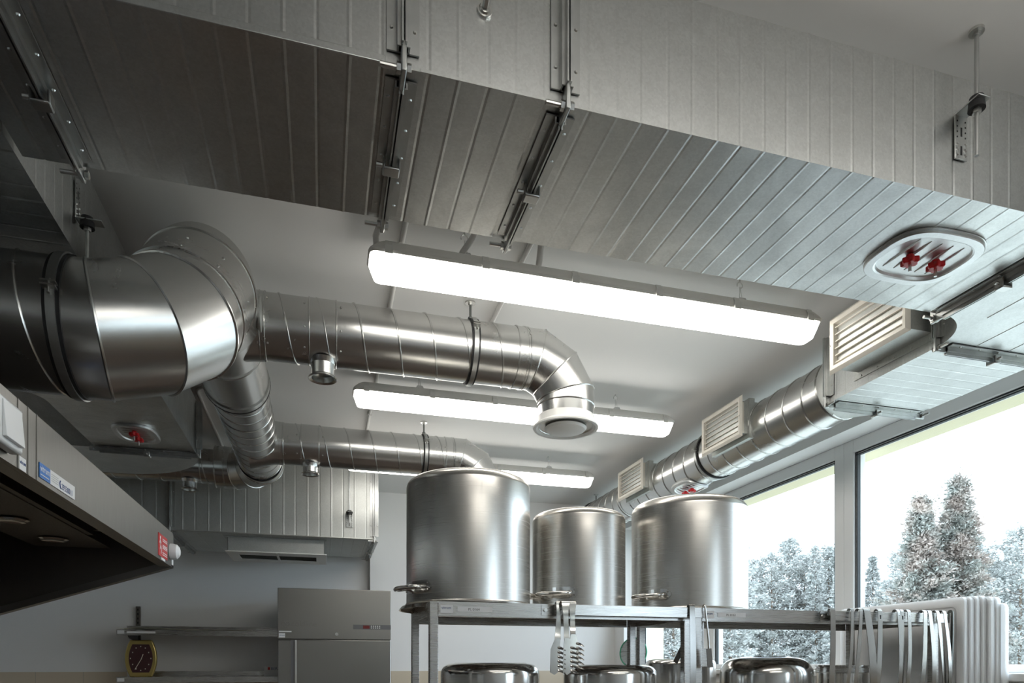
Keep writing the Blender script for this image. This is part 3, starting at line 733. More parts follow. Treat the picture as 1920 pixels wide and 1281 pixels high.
for k, (dx, dy) in enumerate(((0, -1.56), (0, -3.0))):  # lamps outside the view, added to brighten the wide duct's front
    q = copy_tree(lp); q.location.y += dy; q.location.x += dx; q['label'] = ('unseen lamp added overhead to brighten the duct front', 'unseen lamp added behind the camera for more light')[k]; q['group'] = 'added unseen lamps'

# ------------------------------------------------------------------ conduits on the ceiling
def conduit(label, pts, r=.0085, group='ceiling conduits', clips=()):
    m = MB().tube(pts, r, 10)
    t = thing('cable_conduit', label, 'conduit', pts[0], group)
    part('pipe', m, M['conduit'], t, angle=40)
    for p in clips: part('pipe_clip', MB().box(p[0]-.013, p[0]+.013, p[1]-.006, p[1]+.006, p[2]-.011, ZC-.0005), M['conduit'], t, bevel=.003)
zc = ZC-.0095
def bend(p, q, r_=.05, n=6):     # quarter bend points from p towards q corner handled by caller
    return [p, q]
conduit('long grey conduit on the ceiling running under the left lamp ends', [(.245, 1.2, zc), (.245, 2.0, zc), (.245, 5.48, zc)], clips=((.245, 2.9, zc), (.245, 3.75, zc), (.245, 4.8, zc)))
conduit('grey ceiling conduit meeting the nearest branch duct rod', [(.645, 1.75, zc), (.645, 2.75, zc)], clips=((.645, 2.3, zc),))
def ubend(x0, x1, y, zlow): 
    return [(x0, y, zlow)]+[(x0, y-.0, zlow+.02)]+[(x0+.03*(1-math.cos(a)), y-.03*math.sin(a)*.3, zlow+.02+.03*math.sin(a)) for a in (.4, .8, 1.2, 1.57)]+[(x1, y-.02, zlow+.05)]
conduit('curved grey conduit loop dropping to the left end of nearest lamp', [(.16, 2.13, 1.272), (.155, 2.11, 1.30), (.17, 2.06, 1.325), (.21, 1.95, 1.335), (.24, 1.85, zc-.002), (.245, 1.78, zc)], r=.0095)
conduit('curved grey conduit entering the nearest lamp beside its hanger', [(.43, 1.78, zc), (.46, 1.88, zc), (.465, 1.98, 1.335), (.445, 2.05, 1.31), (.42, 2.10, 1.285), (.42, 2.10, 1.27)], r=.0095)
conduit('short hooked conduit on top of the nearest lamp', [(.645, 2.00, zc), (.668, 2.06, 1.335), (.675, 2.10, 1.31), (.672, 2.11, 1.272)], r=.010)
cp = [(-.25, 3.60, zc), (-.52, 3.60, zc)]+[(-.52-.08*math.sin(a), 3.68-.08*math.cos(a), zc) for a in (.3, .6, .9, 1.2, 1.57)]+[(-.60, 4.6, zc)]
conduit('pale conduit with a rounded corner near the left duct end', cp, clips=((-.40, 3.60, zc),))

# ------------------------------------------------------------------ extraction hood
HX = -.62; HB, HT = .413, .560; HY1 = 3.225; HY0 = -.35
hd = thing('extraction_hood', 'stainless steel kitchen hood at the left with stickers on its front', 'extractor hood', (HX, 1.5, HB))
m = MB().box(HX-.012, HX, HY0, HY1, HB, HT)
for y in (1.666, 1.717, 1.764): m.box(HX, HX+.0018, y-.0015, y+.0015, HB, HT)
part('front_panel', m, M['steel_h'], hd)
sl = .336; HXB = -1.74
def zs(x): return HB-(HX-x)*sl
m = MB().prism([(HXB, zs(HXB)), (HX-.012, HB), (HX-.012, HT), (HXB, HT)], HY1-.012, HY1, 'y')
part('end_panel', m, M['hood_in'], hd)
m = MB().prism([(HXB, zs(HXB)-.001), (HX, HB-.001), (HX, HB+.028), (HXB, zs(HXB)+.027)], HY1-.040, HY1+.003, 'y')
part('end_rim', m, M['steel_h'], hd)
part('front_gutter', MB().box(HX-.045, HX-.0125, HY0, HY1-.04, HB, HB+.004).box(HX-.048, HX-.045, HY0, HY1-.04, HB, HB+.025), M['steel_h'], hd)
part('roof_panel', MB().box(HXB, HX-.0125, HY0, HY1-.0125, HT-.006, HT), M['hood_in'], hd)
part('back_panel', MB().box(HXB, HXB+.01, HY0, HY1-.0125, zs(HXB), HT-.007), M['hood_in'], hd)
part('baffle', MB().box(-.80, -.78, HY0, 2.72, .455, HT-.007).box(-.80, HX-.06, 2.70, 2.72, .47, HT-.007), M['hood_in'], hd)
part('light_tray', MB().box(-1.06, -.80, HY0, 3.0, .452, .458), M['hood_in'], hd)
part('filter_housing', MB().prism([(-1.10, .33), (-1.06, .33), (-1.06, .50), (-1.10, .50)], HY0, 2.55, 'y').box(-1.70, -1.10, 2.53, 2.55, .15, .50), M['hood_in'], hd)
for k in range(4):
    ya = .55+k*.49; f = MB()
    c0 = V((-1.11, 0, .345)); c1 = V((-1.66, 0, .16)); dd = (c1-c0)
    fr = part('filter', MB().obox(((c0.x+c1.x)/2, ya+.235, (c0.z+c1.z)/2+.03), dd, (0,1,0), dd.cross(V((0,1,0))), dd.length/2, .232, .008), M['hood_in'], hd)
    for i in range(14):
        p = c0+dd*((i+.5)/14); f.obox((p.x, ya+.235, p.z+.012), dd, (0,1,0), dd.cross(V((0,1,0))), .009, .215, .006)
    part('baffle_slats', f, M['steel_h'], fr)
for y in (2.457, 2.80, 2.10):
    d = part('downlight', MB().lathe([(.034, 0), (.046, -.002), (.048, -.005), (.040, -.009), (.032, -.006), (.0001, -.004)], (-.932, y, .4515), (0,0,1), 32), M['chrome'], hd, label='unlit round recessed lamp')
# stickers and fittings on the hood front
def sticker(name, label, y0, y1, z0, z1, mat, cat='sticker', x=None):
    x = HX if x is None else x
    t = thing(name, label, cat, (x, y0, z0)); part('backing', MB().box(x+.0004, x+.0016, y0, y1, z0, z1), mat, t); return t
s1 = thing('sticker', 'blue and white company sticker with phone number on the hood', 'sticker', (HX, 1.76, .43))
part('blue_field', MB().box(HX+.0004, HX+.0016, 1.778, 1.841, .424, .458), M['blue'], s1)
part('white_field', MB().box(HX+.0004, HX+.0016, 1.841, 2.006, .424, .458), M['label'], s1)
text('lettering', 'vitrum', .021, (HX+.0018, 1.781, .440), (0,1,0), (0,0,1), M['label'], s1)
part('print_line', MB().box(HX+.0017, HX+.0022, 1.782, 1.832, .431, .433), M['label'], s1)
text('lettering', '29330011', .021, (HX+.0018, 1.912, .429), (0,1,0), (0,0,1), M['navy'], s1, sx=.92)
for z_ in (.449, .444, .439, .434): part('print_line', MB().box(HX+.0017, HX+.0021, 1.848, 1.892, z_-.0007, z_+.0007), M['clip'], s1)
part('phone_symbol', MB().tube([(HX+.002, 1.903, .447), (HX+.002, 1.899, .441), (HX+.002, 1.902, .432), (HX+.002, 1.907, .429)], .0016, 6), M['navy'], s1)
s2 = sticker('sticker', 'small white sticker low on the hood front beside the switch', 1.671, 1.704, .413, .441, M['label'])
text('lettering', 'vitrum', .0115, (HX+.0018, 1.673, .426), (0,1,0), (0,0,1), M['navy'], s2)
s3 = sticker('warning_sticker', 'red sticker with white running figure at the hood corner', 2.94, 3.10, .427, .515, M['sred'])
q = MB()
def dab(mb, y0, z0, y1, z1, w_=.004): y0 += .085; y1 += .085; z0 += .008; z1 += .008; mb.obox((HX+.0021, (y0+y1)/2, (z0+z1)/2), (1,0,0), (0, y1-y0, z1-z0), (0, -(z1-z0), y1-y0), .0004, math.hypot(y1-y0, z1-z0)/2, w_/2)
for a in ((2.885,.482,2.892,.462),(2.892,.462,2.905,.448),(2.905,.448,2.900,.430),(2.892,.462,2.880,.445),(2.885,.482,2.875,.470),(2.886,.480,2.900,.472)): dab(q, *a, .006)
q.cyl((HX+.0017, 2.970, .499), (HX+.0024, 2.970, .499), .007, seg=12)
part('running_figure', q, M['label'], s3)
q = MB()
for z_ in (.492, .485, .468, .462, .456, .438, .430): q.box(HX+.0017, HX+.0024, 3.01, 3.09, z_+.008-.0016, z_+.008+.0016)
part('print_lines', q, M['label'], s3)
s4 = sticker('sticker', 'tiny white sticker under the red one at the hood corner', 2.99, 3.06, .4155, .4250, M['label'])
lb = thing('wall_switch', 'white surface rocker switch on the hood front', 'switch', (HX, 1.46, .5))
part('box', MB().box(HX+.0005, HX+.026, 1.50, 1.625, .428, .520), M['pvc'], lb, bevel=.006)
part('rocker', MB().prism([(HX+.026, .440), (HX+.034, .440), (HX+.028, .512), (HX+.026, .512)], 1.528, 1.612, 'y'), M['pvc'], lb, bevel=.003)
al = thing('heat_sensor', 'white dome sensor at the far corner of the hood', 'sensor', (HX, 3.1, .45))
part('dome', MB().lathe([(.034, 0), (.034, .012), (.030, .026), (.018, .036), (.0001, .040)], (HX+.0005, 3.165, .474), (1,0,0), 32), M['pvc'], al)
sticker('sticker', 'narrow white tag at the very corner of the hood', 3.185, 3.215, .422, .445, M['label'])
cbl = thing('white_cable', 'white cable looping into a socket on top of the hood', 'cable', (HX-.03, 1.5, HT))
part('cord', MB().tube([(HX-.25, 1.40, HT+.09), (HX-.15, 1.45, HT+.075), (HX-.07, 1.53, HT+.062), (HX-.035, 1.575, HT+.050), (HX-.030, 1.58, HT+.043), (HX-.042, 1.56, HT+.036), (HX-.045, 1.54, HT+.025)], .004, 8), M['pvc'], cbl, angle=60)
part('gland', MB().cyl((HX-.045, 1.54, HT+.0005), (HX-.045, 1.54, HT+.028), .014, .010, seg=16), M['pvc'], cbl)
cb2 = single('white_cable', MB().tube([(HX-.02, 2.62, HT+.006), (HX-.03, 2.64, HT+.018), (HX-.04, 2.68, HT+.022), (HX-.05, 2.73, HT+.016), (HX-.05, 2.76, HT+.005)], .005, 8), M['pvc'], 'short white cable arching over the hood top edge', 'cable', (HX, 2.6, HT), angle=60)
for y in (.5, 2.9): single('hood_hanger', MB().cyl((-1.60, y, HT), (-1.60, y, ZC-.001), .005, seg=8), M['bar'], 'rod holding the hood rear, %s' % ('near' if y < 1 else 'far'), 'hanger rod', (-1.60, y, HT))

rg = thing('added_range', 'unseen dark range added under the hood to cut floor bounce', 'cooking range', (-1.2, 1.4, ZF))  # unseen block shaped as a range, added to darken the left side
part('body', MB().box(-1.65, -.72, -.2, 3.0, ZF+.1, -.74), M['steel_h'], rg, bevel=.004)
part('hob', MB().box(-1.65, -.70, -.22, 3.02, -.739, -.70), M['dark_panel'], rg, bevel=.004)
for k in range(4): part('oven_door', MB().box(-.72, -.70, -.15+k*.79, .58+k*.79, ZF+.2, -.82), M['dark_panel'], rg, bevel=.004)
part('plinth', MB().box(-1.6, -.78, -.15, 2.95, ZF+.0005, ZF+.1), M['black'], rg)
# ------------------------------------------------------------------ fridge
FX0, FX1, FY0, FY1, FT = -.283, .447, 4.70, 5.40, .497
fg = thing('refrigerator', 'tall stainless steel refrigerator under the back duct', 'refrigerator', (0, FY0, ZF))
part('cabinet', MB().box(FX0, FX1, FY0+.02, FY1, ZF+.12, FT-.003), M['steel_h'], fg, bevel=.004)
part('control_panel', MB().box(FX0, FX1, FY0, FY0+.02, .163, FT), M['steel_h'], fg, bevel=.003)
part('door', MB().box(FX0+.002, FX1-.002, FY0-.012, FY0+.018, ZF+.14, .157), M['steel_h'], fg, bevel=.004)
part('handle_recess', MB().box(FX0+.082, FX0+.108, FY0-.0135, FY0-.0122, ZF+.3, .155), M['dark_panel'], fg).parent = fg.children[-1] if False else fg
part('handle_edge', MB().box(FX0+.108, FX0+.120, FY0-.018, FY0-.0122, ZF+.3, .155), M['chrome'], fg)
dp = part('display_strip', MB().box(xat(662, FY0), FX1, FY0-.002, FY0-.0002, .232, .263), M['dark_panel'], fg)
part('screen', MB().box(.262, .305, FY0-.003, FY0-.002, .237, .258), M['display'], dp)
q = MB()
for i in range(5):
    for j in range(2): q.cyl((.318+i*.0135, FY0-.0025, .242+j*.012), (.318+i*.0135, FY0-.0032, .242+j*.012), .0035, seg=10)
part_each('button', q, M['label'], dp)
part('lock', MB().cyl((.09, FY0, .197), (.09, FY0-.006, .197), .011, seg=20).cyl((.09, FY0-.006, .197), (.09, FY0-.009, .197), .005, seg=8), M['chrome'], fg)
q = MB()
for (a, b_) in ((0, .013), (.013, 0), (0, -.013), (-.013, 0)):
    q.tube([(-.232+a+.011*math.cos(t), FY0-.001, .262+b_+.011*math.sin(t)) for t in [i*PI/6 for i in range(12)]], .0016, 6, closed=True)
lg = part('logo', q, M['grey_print'], fg)
text('lettering', 'coldline', .052, (-.200, FY0-.0006, .247), (1,0,0), (0,0,1), M['grey_print'], fg)
part('label_tag', MB().box(FX0+.008, FX0+.046, FY0-.0016, FY0-.0004, .172, .200), M['label'], fg)
part('label_strip', MB().box(FX0+.008, FX0+.086, FY0-.0016, FY0-.0004, .208, .216), M['label'], fg)
text('lettering', 'vitrum', .013, (FX0+.010, FY0-.0020, .183), (1,0,0), (0,0,1), M['navy'], fg)
part('plinth', MB().box(FX0+.02, FX1-.02, FY0+.06, FY1-.02, ZF+.0005, ZF+.12), M['dark_panel'], fg)

# ------------------------------------------------------------------ wall shelves, clock, box
WB = YB+.08
SXa, SXb = -1.372, -.292
def wall_shelf(label, zt, tagw):
    t = thing('wall_shelf', label, 'wall shelf', (SXa, 5.27, zt), 'stainless wall shelves')
    part('board', MB().box(SXa, SXb, 5.27, WB-.031, zt-.004, zt).box(SXa, SXb, 5.268, 5.272, zt-.040, zt).box(SXa, SXb, WB-.034, WB-.031, zt, zt+.035).box(SXa, SXb, WB-.050, WB-.031, zt+.035, zt+.038), M['steel'], t)
    for x in (SXa+.07,):
        part('bracket', MB().prism([(5.275, zt-.042), (5.31, zt-.060), (5.50, zt-.075), (WB-.031, zt-.16), (WB-.031, zt-.005), (5.275, zt-.005)], x-.002, x+.002, 'x'), M['dark_panel'], t)
    part('label_tag', MB().box(SXa+.006, SXa+.050, 5.2655, 5.2675, zt-.030, zt-.006), M['label'], t)
    if tagw: part('label_strip', MB().box(SXa+.065, SXa+.245, 5.2655, 5.2675, zt-.026, zt-.012), M['label'], t)
    return t
wall_shelf('upper stainless wall shelf holding papers, left of the fridge', .238, True)
wall_shelf('lower stainless wall shelf holding the clock', -.093, False)
for x, nm in ((SXa+.07, 'left'),):
    m = MB().box(x-.014, x+.014, WB-.030, WB-.001, -1.0, .42)
    t = thing('shelf_upright', 'perforated wall upright at the %s of the shelves' % nm, 'shelf upright', (x, WB, -1.0), 'shelf uprights')
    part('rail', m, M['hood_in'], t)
    q = MB()
    for i in range(5): q.box(x-.004, x+.004, WB-.0308, WB-.0301, .26+i*.032, .275+i*.032)
    part_each('slot', q, M['black'], t)
pb = thing('paper_stack', 'cream papers curling over the left end of the upper shelf', 'papers', (-1.3, 5.35, .238))
q = MB()
for i, (a, b_, c, s) in enumerate(((-1.385, -.86, .240, .012), (-1.34, -1.02, .246, .018), (-1.10, -.50, .243, .004))):
    n = 12; top = []; bot = []
    for k in range(n+1):
        x = a+(b_-a)*k/n; z = c+s*math.sin(PI*k/n)*.6+(.012 if (k == 0 and i == 0) else 0); top.append((x, z+.0015)); bot.append((x, z))
    q.prism(bot+top[::-1], 5.30+.01*i, 5.50, 'y')
part_each('sheet', q, M['paper'], pb)
ck = thing('clock', 'gold barrel-shaped clock with maroon face on the lower shelf', 'clock', (-1.25, 5.36, -.09))
CX, CYc, CZ = xat(264, 5.36), 5.36, .038
def barrel(sc, hz, hw, bul, n=10):
    pts = []
    for i in range(n+1): t = -1+2*i/n; pts.append((CX+sc*(hw+bul*(1-t*t)), CZ+sc*hz*t))
    for i in range(n+1): t = 1-2*i/n; pts.append((CX-sc*(hw+bul*(1-t*t)), CZ+sc*hz*t))
    return pts
part('case', MB().prism(barrel(1, .131, .070, .032), CYc, CYc+.03, 'y'), M['gold'], ck, bevel=.006, angle=40)
part('dial', MB().prism(barrel(.80, .125, .066, .030), CYc-.002, CYc-.0002, 'y'), M['clockface'], ck, angle=40)
q = MB(); q.tube([(CX+.004, CYc-.006, CZ-.005), (CX-.036, CYc-.006, CZ-.078)], .002, 6).tube([(CX+.004, CYc-.006, CZ-.005), (CX+.016, CYc-.006, CZ+.03)], .0025, 6)
part('hands', q, M['paper'], ck)
q = MB()
for i in range(12):
    a = i*PI/6; x, z = CX+.062*math.sin(a)*(1.05 if i % 3 == 0 else .95), CZ+.085*math.cos(a); q.box(x-.003, x+.003, CYc-.0030, CYc-.0022, z-.004, z+.004)
part_each('hour_mark', q, M['paper'], ck)
part('foot', MB().box(CX-.04, CX+.04, CYc-.01, CYc+.04, -.0925, -.088), M['gold'], ck)
bx = thing('small_box', 'small white cardboard box on the lower shelf beside the fridge', 'box', (-.4, 5.33, -.093))
bxx = xat(495, 5.33)
part('carton', MB().box(bxx, bxx+.14, 5.33, 5.42, -.0925, -.018), M['label'], bx, bevel=.001)
text('lettering', 'BERN', .028, (bxx+.048, 5.3292, -.045), (1,0,0), (0,0,1), M['navy'], bx)
part('print_mark', MB().box(bxx+.026, bxx+.042, 5.3285, 5.3298, -.045, -.025), M['sred'], bx)

# ------------------------------------------------------------------ pot racks
RY0, RY1, SZ = 2.02, 2.46, .186
def rack(label, x0, x1, lbl):
    t = thing('pot_rack', label, 'storage rack', (x0, RY0, ZF), 'steel pot racks')
    k = .026
    for (x, y, zt) in ((x0, RY0, SZ-.001), (x1-k, RY0, SZ-.001), (x0, RY1-k, SZ-.001), (x1-k, RY1-k, SZ-.001)):
        part('post', MB().box(x, x+k, y, y+k, ZF+.0005, zt), M['steel'], t, bevel=.002)
    for zt in (SZ, -.385, -1.35):
        m = MB().box(x0+.001, x1-.001, RY0-.002, RY1+.002, zt-.004, zt)
        m.box(x0+k, x1-k, RY0-.002, RY0, zt-.042, zt-.004).box(x0+k, x1-k, RY1, RY1+.002, zt-.042, zt-.004)
        m.box(x0+k, x1-k, RY0, RY0+.018, zt-.044, zt-.042).box(x0+k, x1-k, RY1-.018, RY1, zt-.044, zt-.042)
        m.box(x0-.001, x0+.001, RY0+k, RY1-k, zt-.042, zt-.004).box(x1-.001, x1+.001, RY0+k, RY1-k, zt-.042, zt-.004)
        m.box(x0+.1, x1-.1, (RY0+RY1)/2-.05, (RY0+RY1)/2+.05, zt-.024, zt-.004)
        part('shelf', m, M['steel'], t)
    xm = x0+(x1-x0)*.12
    part('label_tag', MB().box(x0+k+.006, x0+k+.044, RY0-.0035, RY0-.0022, SZ-.034, SZ-.010), M['label'], t)
    text('lettering', 'vitrum', .011, (x0+k+.009, RY0-.0038, SZ-.022), (1,0,0), (0,0,1), M['navy'], t)
    part('label_strip', MB().box(x0+k+.058, x0+k+.165, RY0-.0035, RY0-.0022, SZ-.029, SZ-.014), M['label'], t)
    text('lettering', lbl, .011, (x0+k+.09, RY0-.0038, SZ-.0255), (1,0,0), (0,0,1), M['grey_print'], t)
    return t
R1a, R1b = .306, 1.176
R2a, R2b = 1.190, 2.205
rack('steel rack under the two left pots', R1a, R1b, 'PL 0164')
rack('steel rack at right, hung with many ladles', R2a, R2b, 'PL 0163')
BARY = RY0-.030
def hook_bar(label, x0, x1):
    t = thing('utensil_rail', label, 'hanging rail', (x0, BARY, SZ-.03), 'flat utensil rails')
    part('flat_bar', MB().box(x0, x1, BARY-.0025, BARY, SZ-.036, SZ-.002), M['steel'], t, bevel=.001)
    for x in (x0, x1-.012): part('stand_off', MB().box(x, x+.003, BARY, RY0-.003, SZ-.034, SZ-.004), M['dark_steel'], t)
    part('bracket', MB().box(x0-.034, x0, RY0-.0045, RY0-.003, SZ-.036, SZ-.002), M['steel'], t)
    part('bolt', MB().cyl((x0-.022, RY0-.0046, SZ-.019), (x0-.022, RY0-.009, SZ-.019), .006, seg=6), M['bolt'], t)
hook_bar('utensil rail on the left rack with slotted servers', xat(1040, BARY), xat(1318, BARY))
hook_bar('utensil rail on the right rack full of ladles', xat(1563, BARY), xat(1780, BARY))

# pots (stored upside down: rim below, bottom above)
def pot(label, x, y, z0, r, h, hand=None, rc=.030, group='stockpots standing upside down', mat='pot', lid=None):
    t = thing('stockpot', label, 'pot', (x, y, z0), group)
    pr = [(r-.004, .004), (r-.004, 0), (r+.003, 0), (r+.004, .005), (r, .009)]
    n = 10
    pr += [(r, h*.25), (r, h*.5), (r, h*.75)]
    pr += [(r-rc+rc*math.cos(a), h-rc+rc*math.sin(a)) for a in [i*PI/2/n for i in range(n+1)]]
    pr += [(r-rc-.006, h+.0005), (r-rc-.012, h+.004), (r*.3, h+.004), (.0005, h+.004)]
    body = part('body', MB().lathe(pr, (0,0,0), (0,0,1), 96), M[mat], t, angle=40)
    body.data.transform(Matrix.Translation(V((x, y, z0))-V((0,0,0))+V((0,0,0)))) if False else None
    return t, body
def pot2(label, x, y, z0, r, h, hand=(), rc=.030, group='stockpots standing upside down', mat='pot', hz=.052):
    t = thing('stockpot', label, 'pot', (x, y, z0), group)
    pr = [(r-.004, .004), (r-.004, 0), (r+.003, 0), (r+.004, .005), (r, .009)]
    n = 10
    pr += [(r, h*.25), (r, h*.5), (r, h*.75)]
    pr += [(r-rc+rc*math.cos(a), h-rc+rc*math.sin(a)) for a in [i*PI/2/n for i in range(n+1)]]
    pr += [(r-rc-.006, h+.0005), (r-rc-.012, h+.003), (r*.3, h+.003), (.0005, h+.003)]
    part('body', MB().lathe(pr, (x, y, z0+.0005), (0,0,1), 96), M[mat], t, angle=40)
    for ph in hand:
        a = math.radians(ph); o = V((math.cos(a), math.sin(a), 0)); s = V((-math.sin(a), math.cos(a), 0)); c = V((x, y, z0+hz))
        hw = .052; pts = []
        Q = [(-hw, .004, 0), (-hw, .016, -.001), (-hw*1.02, .030, -.004), (-hw*.8, .048, -.006), (-hw*.35, .055, -.006), (0, .057, -.006), (hw*.35, .055, -.006), (hw*.8, .048, -.006), (hw*1.02, .030, -.004), (hw, .016, -.001), (hw, .004, 0)]
        def onr(w_, d): b_ = w_/r; return c+o*((r+d)*math.cos(b_))+s*((r+d)*math.sin(b_))
        for w_, d, zz in Q: pts.append(onr(w_, d)+V((0,0,zz)))
        # smooth
        for _ in range(2):
            sm_ = [pts[0]]
            for i in range(len(pts)-1): sm_ += [pts[i]*.75+pts[i+1]*.25, pts[i]*.25+pts[i+1]*.75]
            pts = sm_+[pts[-1]]
        hh = part('handle', MB().tube(pts, .0072, 10), M['chrome'], t, angle=60)
        m = MB()
        for i in range(12):
            w0, w1 = -hw*1.45+i*hw*2.9/12, -hw*1.45+(i+1)*hw*2.9/12
            def z_(w_): return .019*math.sqrt(max(.05, 1-max(0, abs(w_)-hw)**2/(hw*.45)**2))
            P = [onr(w0, .0005)-V((0,0,z_(w0))), onr(w1, .0005)-V((0,0,z_(w1))), onr(w1, .0005)+V((0,0,z_(w1))), onr(w0, .0005)+V((0,0,z_(w0))),
                 onr(w0, .0035)-V((0,0,z_(w0))), onr(w1, .0035)-V((0,0,z_(w1))), onr(w1, .0035)+V((0,0,z_(w1))), onr(w0, .0035)+V((0,0,z_(w0)))]
            m.add(P, [(4,5,6,7), (0,1,5,4), (2,3,7,6), (1,2,6,5), (3,0,4,7)])
        part('handle_plate', m, M['chrome'], hh, angle=40)
        q = MB()
        for w_ in (-hw, hw):
            for zz in (-.009, .009): p = onr(w_*1.22, .003)+V((0,0,zz)); q.cyl(p, p+o*.003, .004, .0025, 8)
        part_each('rivet', q, M['chrome'], hh)
    return t
def pu(u, Y): return xat(u, Y)
P1Y = 2.245
pot2('tallest stockpot, upside down at the left end of rack', pu(878.5, P1Y), P1Y, SZ+.004, .206, .417, (203, 23))
ldx = pu(878.5, P1Y)
single('round_plate', MB().lathe([(.0005, .0035), (.19, .0035), (.214, .0015), (.222, -.010), (.2235, -.0105), (.216, .000), (.0005, .0005)][::-1], (ldx-.008, P1Y-.0, SZ+.0004), (0,0,1), 64), M['pot_shiny'], 'flat round steel plate sticking out under the tallest pot', 'plate', (ldx, P1Y, SZ), angle=50)
pot2('middle and shortest stockpot on the rack top shelf', pu(1084, 2.29), 2.285, SZ, .165, .342, (222, 42), rc=.026)
pot2('widest stockpot at right, its side lit by the window', pu(1291.5, 2.24), 2.24, SZ, .207, .395, (203, 23), rc=.034)
LZ = -.385
pot2('lower shelf pot farthest left, under the tallest pot', pu(919, 2.24), 2.24, LZ, .166, .385, (), rc=.035, group='pots on the lower shelf', mat='pot_shiny')
pot2('lower shelf pot beneath the slotted servers', pu(1143, 2.22), 2.22, LZ, .163, .378, (200,), rc=.032, group='pots on the lower shelf', mat='pot_shiny', hz=.30)
pot2('lower shelf pot with broadly rounded top, right of rack posts', pu(1436, 2.24), 2.24, LZ, .168, .408, (205,), rc=.065, group='pots on the lower shelf', mat='pot_shiny')
tb = thing('work_table', 'low steel table behind the racks carrying two more pots', 'table', (1.7, 2.9, ZF))
part('table_top', MB().box(1.15, 2.35, 2.58, 3.22, -.50, -.46), M['steel'], tb, bevel=.002)
for x in (1.17, 2.29):
    for y in (2.60, 3.16): part('leg', MB().box(x, x+.04, y, y+.04, ZF+.0005, -.501), M['steel'], tb)
pot2('half-hidden pot standing behind the scraper between the racks', pu(1276, 2.85), 2.85, -.46, .160, .478, (), rc=.022, group='pots behind the racks', mat='pot_shiny')
def basin(label, x, y, z0, r, h):
    t = thing('straight_pot', label, 'pot', (x, y, z0), 'pots on the lower shelf')
    part('body', MB().lathe([(.0005, 0), (r-.01, 0), (r, .01), (r, h-.006), (r+.006, h-.004), (r+.006, h), (r-.003, h), (r-.004, .008), (.0005, .006)], (x, y, z0+.0005), (0,0,1), 64), M['pot_shiny'], t, angle=40)
    part('rim_band', MB().lathe([(r+.001, h-.03), (r+.003, h-.028), (r+.003, h-.010), (r+.001, h-.008)], (x, y, z0), (0,0,1), 64), M['steel'], t)
basin('open straight pot behind the hanging ladles', pu(1578, 2.24), 2.24, LZ, .092, .379)

# ------------------------------------------------------------------ hanging utensils
def ladle(label, u0, u1, wid=.016, th=.0022, ln=.36, mat='strap', bowl=True, groove=False, yoff=0, bulge=0):
    X0 = pu(u0, BARY-.01); X1 = pu(u1, BARY-.012); dz = .26
    tilt = (X1-X0)/dz*.9
    t = thing('ladle', label, 'ladle', (X0, BARY, SZ), 'ladles on the right rail')
    yb = BARY-.0025; zt = SZ+.004; y0 = yoff
    pts = []
    for k in range(9):
        a = PI*k/8; pts.append((BARY-.0012+.0075*math.cos(a)+y0*(k/8), zt-.004+.0075*math.sin(a)))
    pts = [(pts[0][0], zt-.022)]+pts
    front = pts[-1]
    n = 10
    for k in range(1, n+1):
        f = k/n; pts.append((front[0]-.008*math.sin(PI*f)-bulge*math.sin(PI*f), zt-.004-ln*f))
    m = MB(); R = []
    for i, (y, z) in enumerate(pts):
        a = pts[max(0, i-1)]; b_ = pts[min(len(pts)-1, i+1)]; d = V((0, b_[0]-a[0], b_[1]-a[1])).normalized(); nn = V((1,0,0)).cross(d)
        X = X0+tilt*max(0, (zt-.004-z)) if i > 9 else X0
        w_ = wid/2*(1 if i < 10 else 1+.15*math.sin(PI*min(1, (zt-z)/ln)))
        c = V((X, y, z)); R.append([c-V((w_,0,0))-nn*th/2, c+V((w_,0,0))-nn*th/2, c+V((w_,0,0))+nn*th/2, c-V((w_,0,0))+nn*th/2])
    m.rings(R); part('handle', m, M[mat], t, angle=50)
    if groove:
        y, z = front; part('hanging_slot', MB().obox((X0, y-.0024, z-.022), (1,0,0), (0,1,0), (0,0,1), .0022, .0006, .008), M['rubber'], t)
    if bowl:
        y, z = pts[-1]; X = X0+tilt*(zt-.004-z)
        part('bowl', MB().lathe([(.0005, -.030), (.02, -.027), (.036, -.015), (.043, .002), (.041, .002), (.034, -.013), (.019, -.025), (.0005, -.028)], (X, y-.036, z+.004), (0,.15,1), 28), M['chrome'], t, angle=50)
LD = [(1562, 1557, .019, 0, 'leftmost ladle on the right rail, dark handle hanging over the post'),
      (1597, 1583, .012, 0, 'narrow ladle swung left, second from the rail bracket'),
      (1612, 1597, .013, 0, 'narrow ladle swung left, third from the rail bracket'),
      (1626, 1636, .026, 0, 'ladle with the widest flat handle on the rail'),
      (1649, 1642, .018, 1, 'slotted-end ladle right after the widest handle'),
      (1682, 1680, .013, 1, 'first of the tight trio of slotted-end ladles'),
      (1692, 1688, .013, 1, 'middle of the tight trio of slotted-end ladles'),
      (1703, 1696, .014, 1, 'last of the tight trio of slotted-end ladles'),
      (1732, 1724, .016, 0, 'brownish reflecting ladle handle right of the trio'),
      (1744, 1748, .016, 0, 'bright bowed ladle handle, fourth from the rail end'),
      (1757, 1769, .014, 0, 'ladle swung right, third from the rail end'),
      (1768, 1775, .013, 0, 'bright ladle handle, next to last on the rail')]
for i, (u0, u1, w_, g, lab) in enumerate(LD): ladle(lab, u0, u1, w_, groove=bool(g), yoff=-.004*(i % 3), bulge=.006*(i % 2))
ladle('last ladle on the rail, thin dark handle edge-on', 1786, 1778, .004, th=.010, mat='dark_steel')
def rl(label, u0, u1, w_, ln): ladle(label, u0, u1, w_, ln=ln)
ladle('lone flat strap ladle on the left rail near the posts', 1298, 1298, .019, ln=.40)

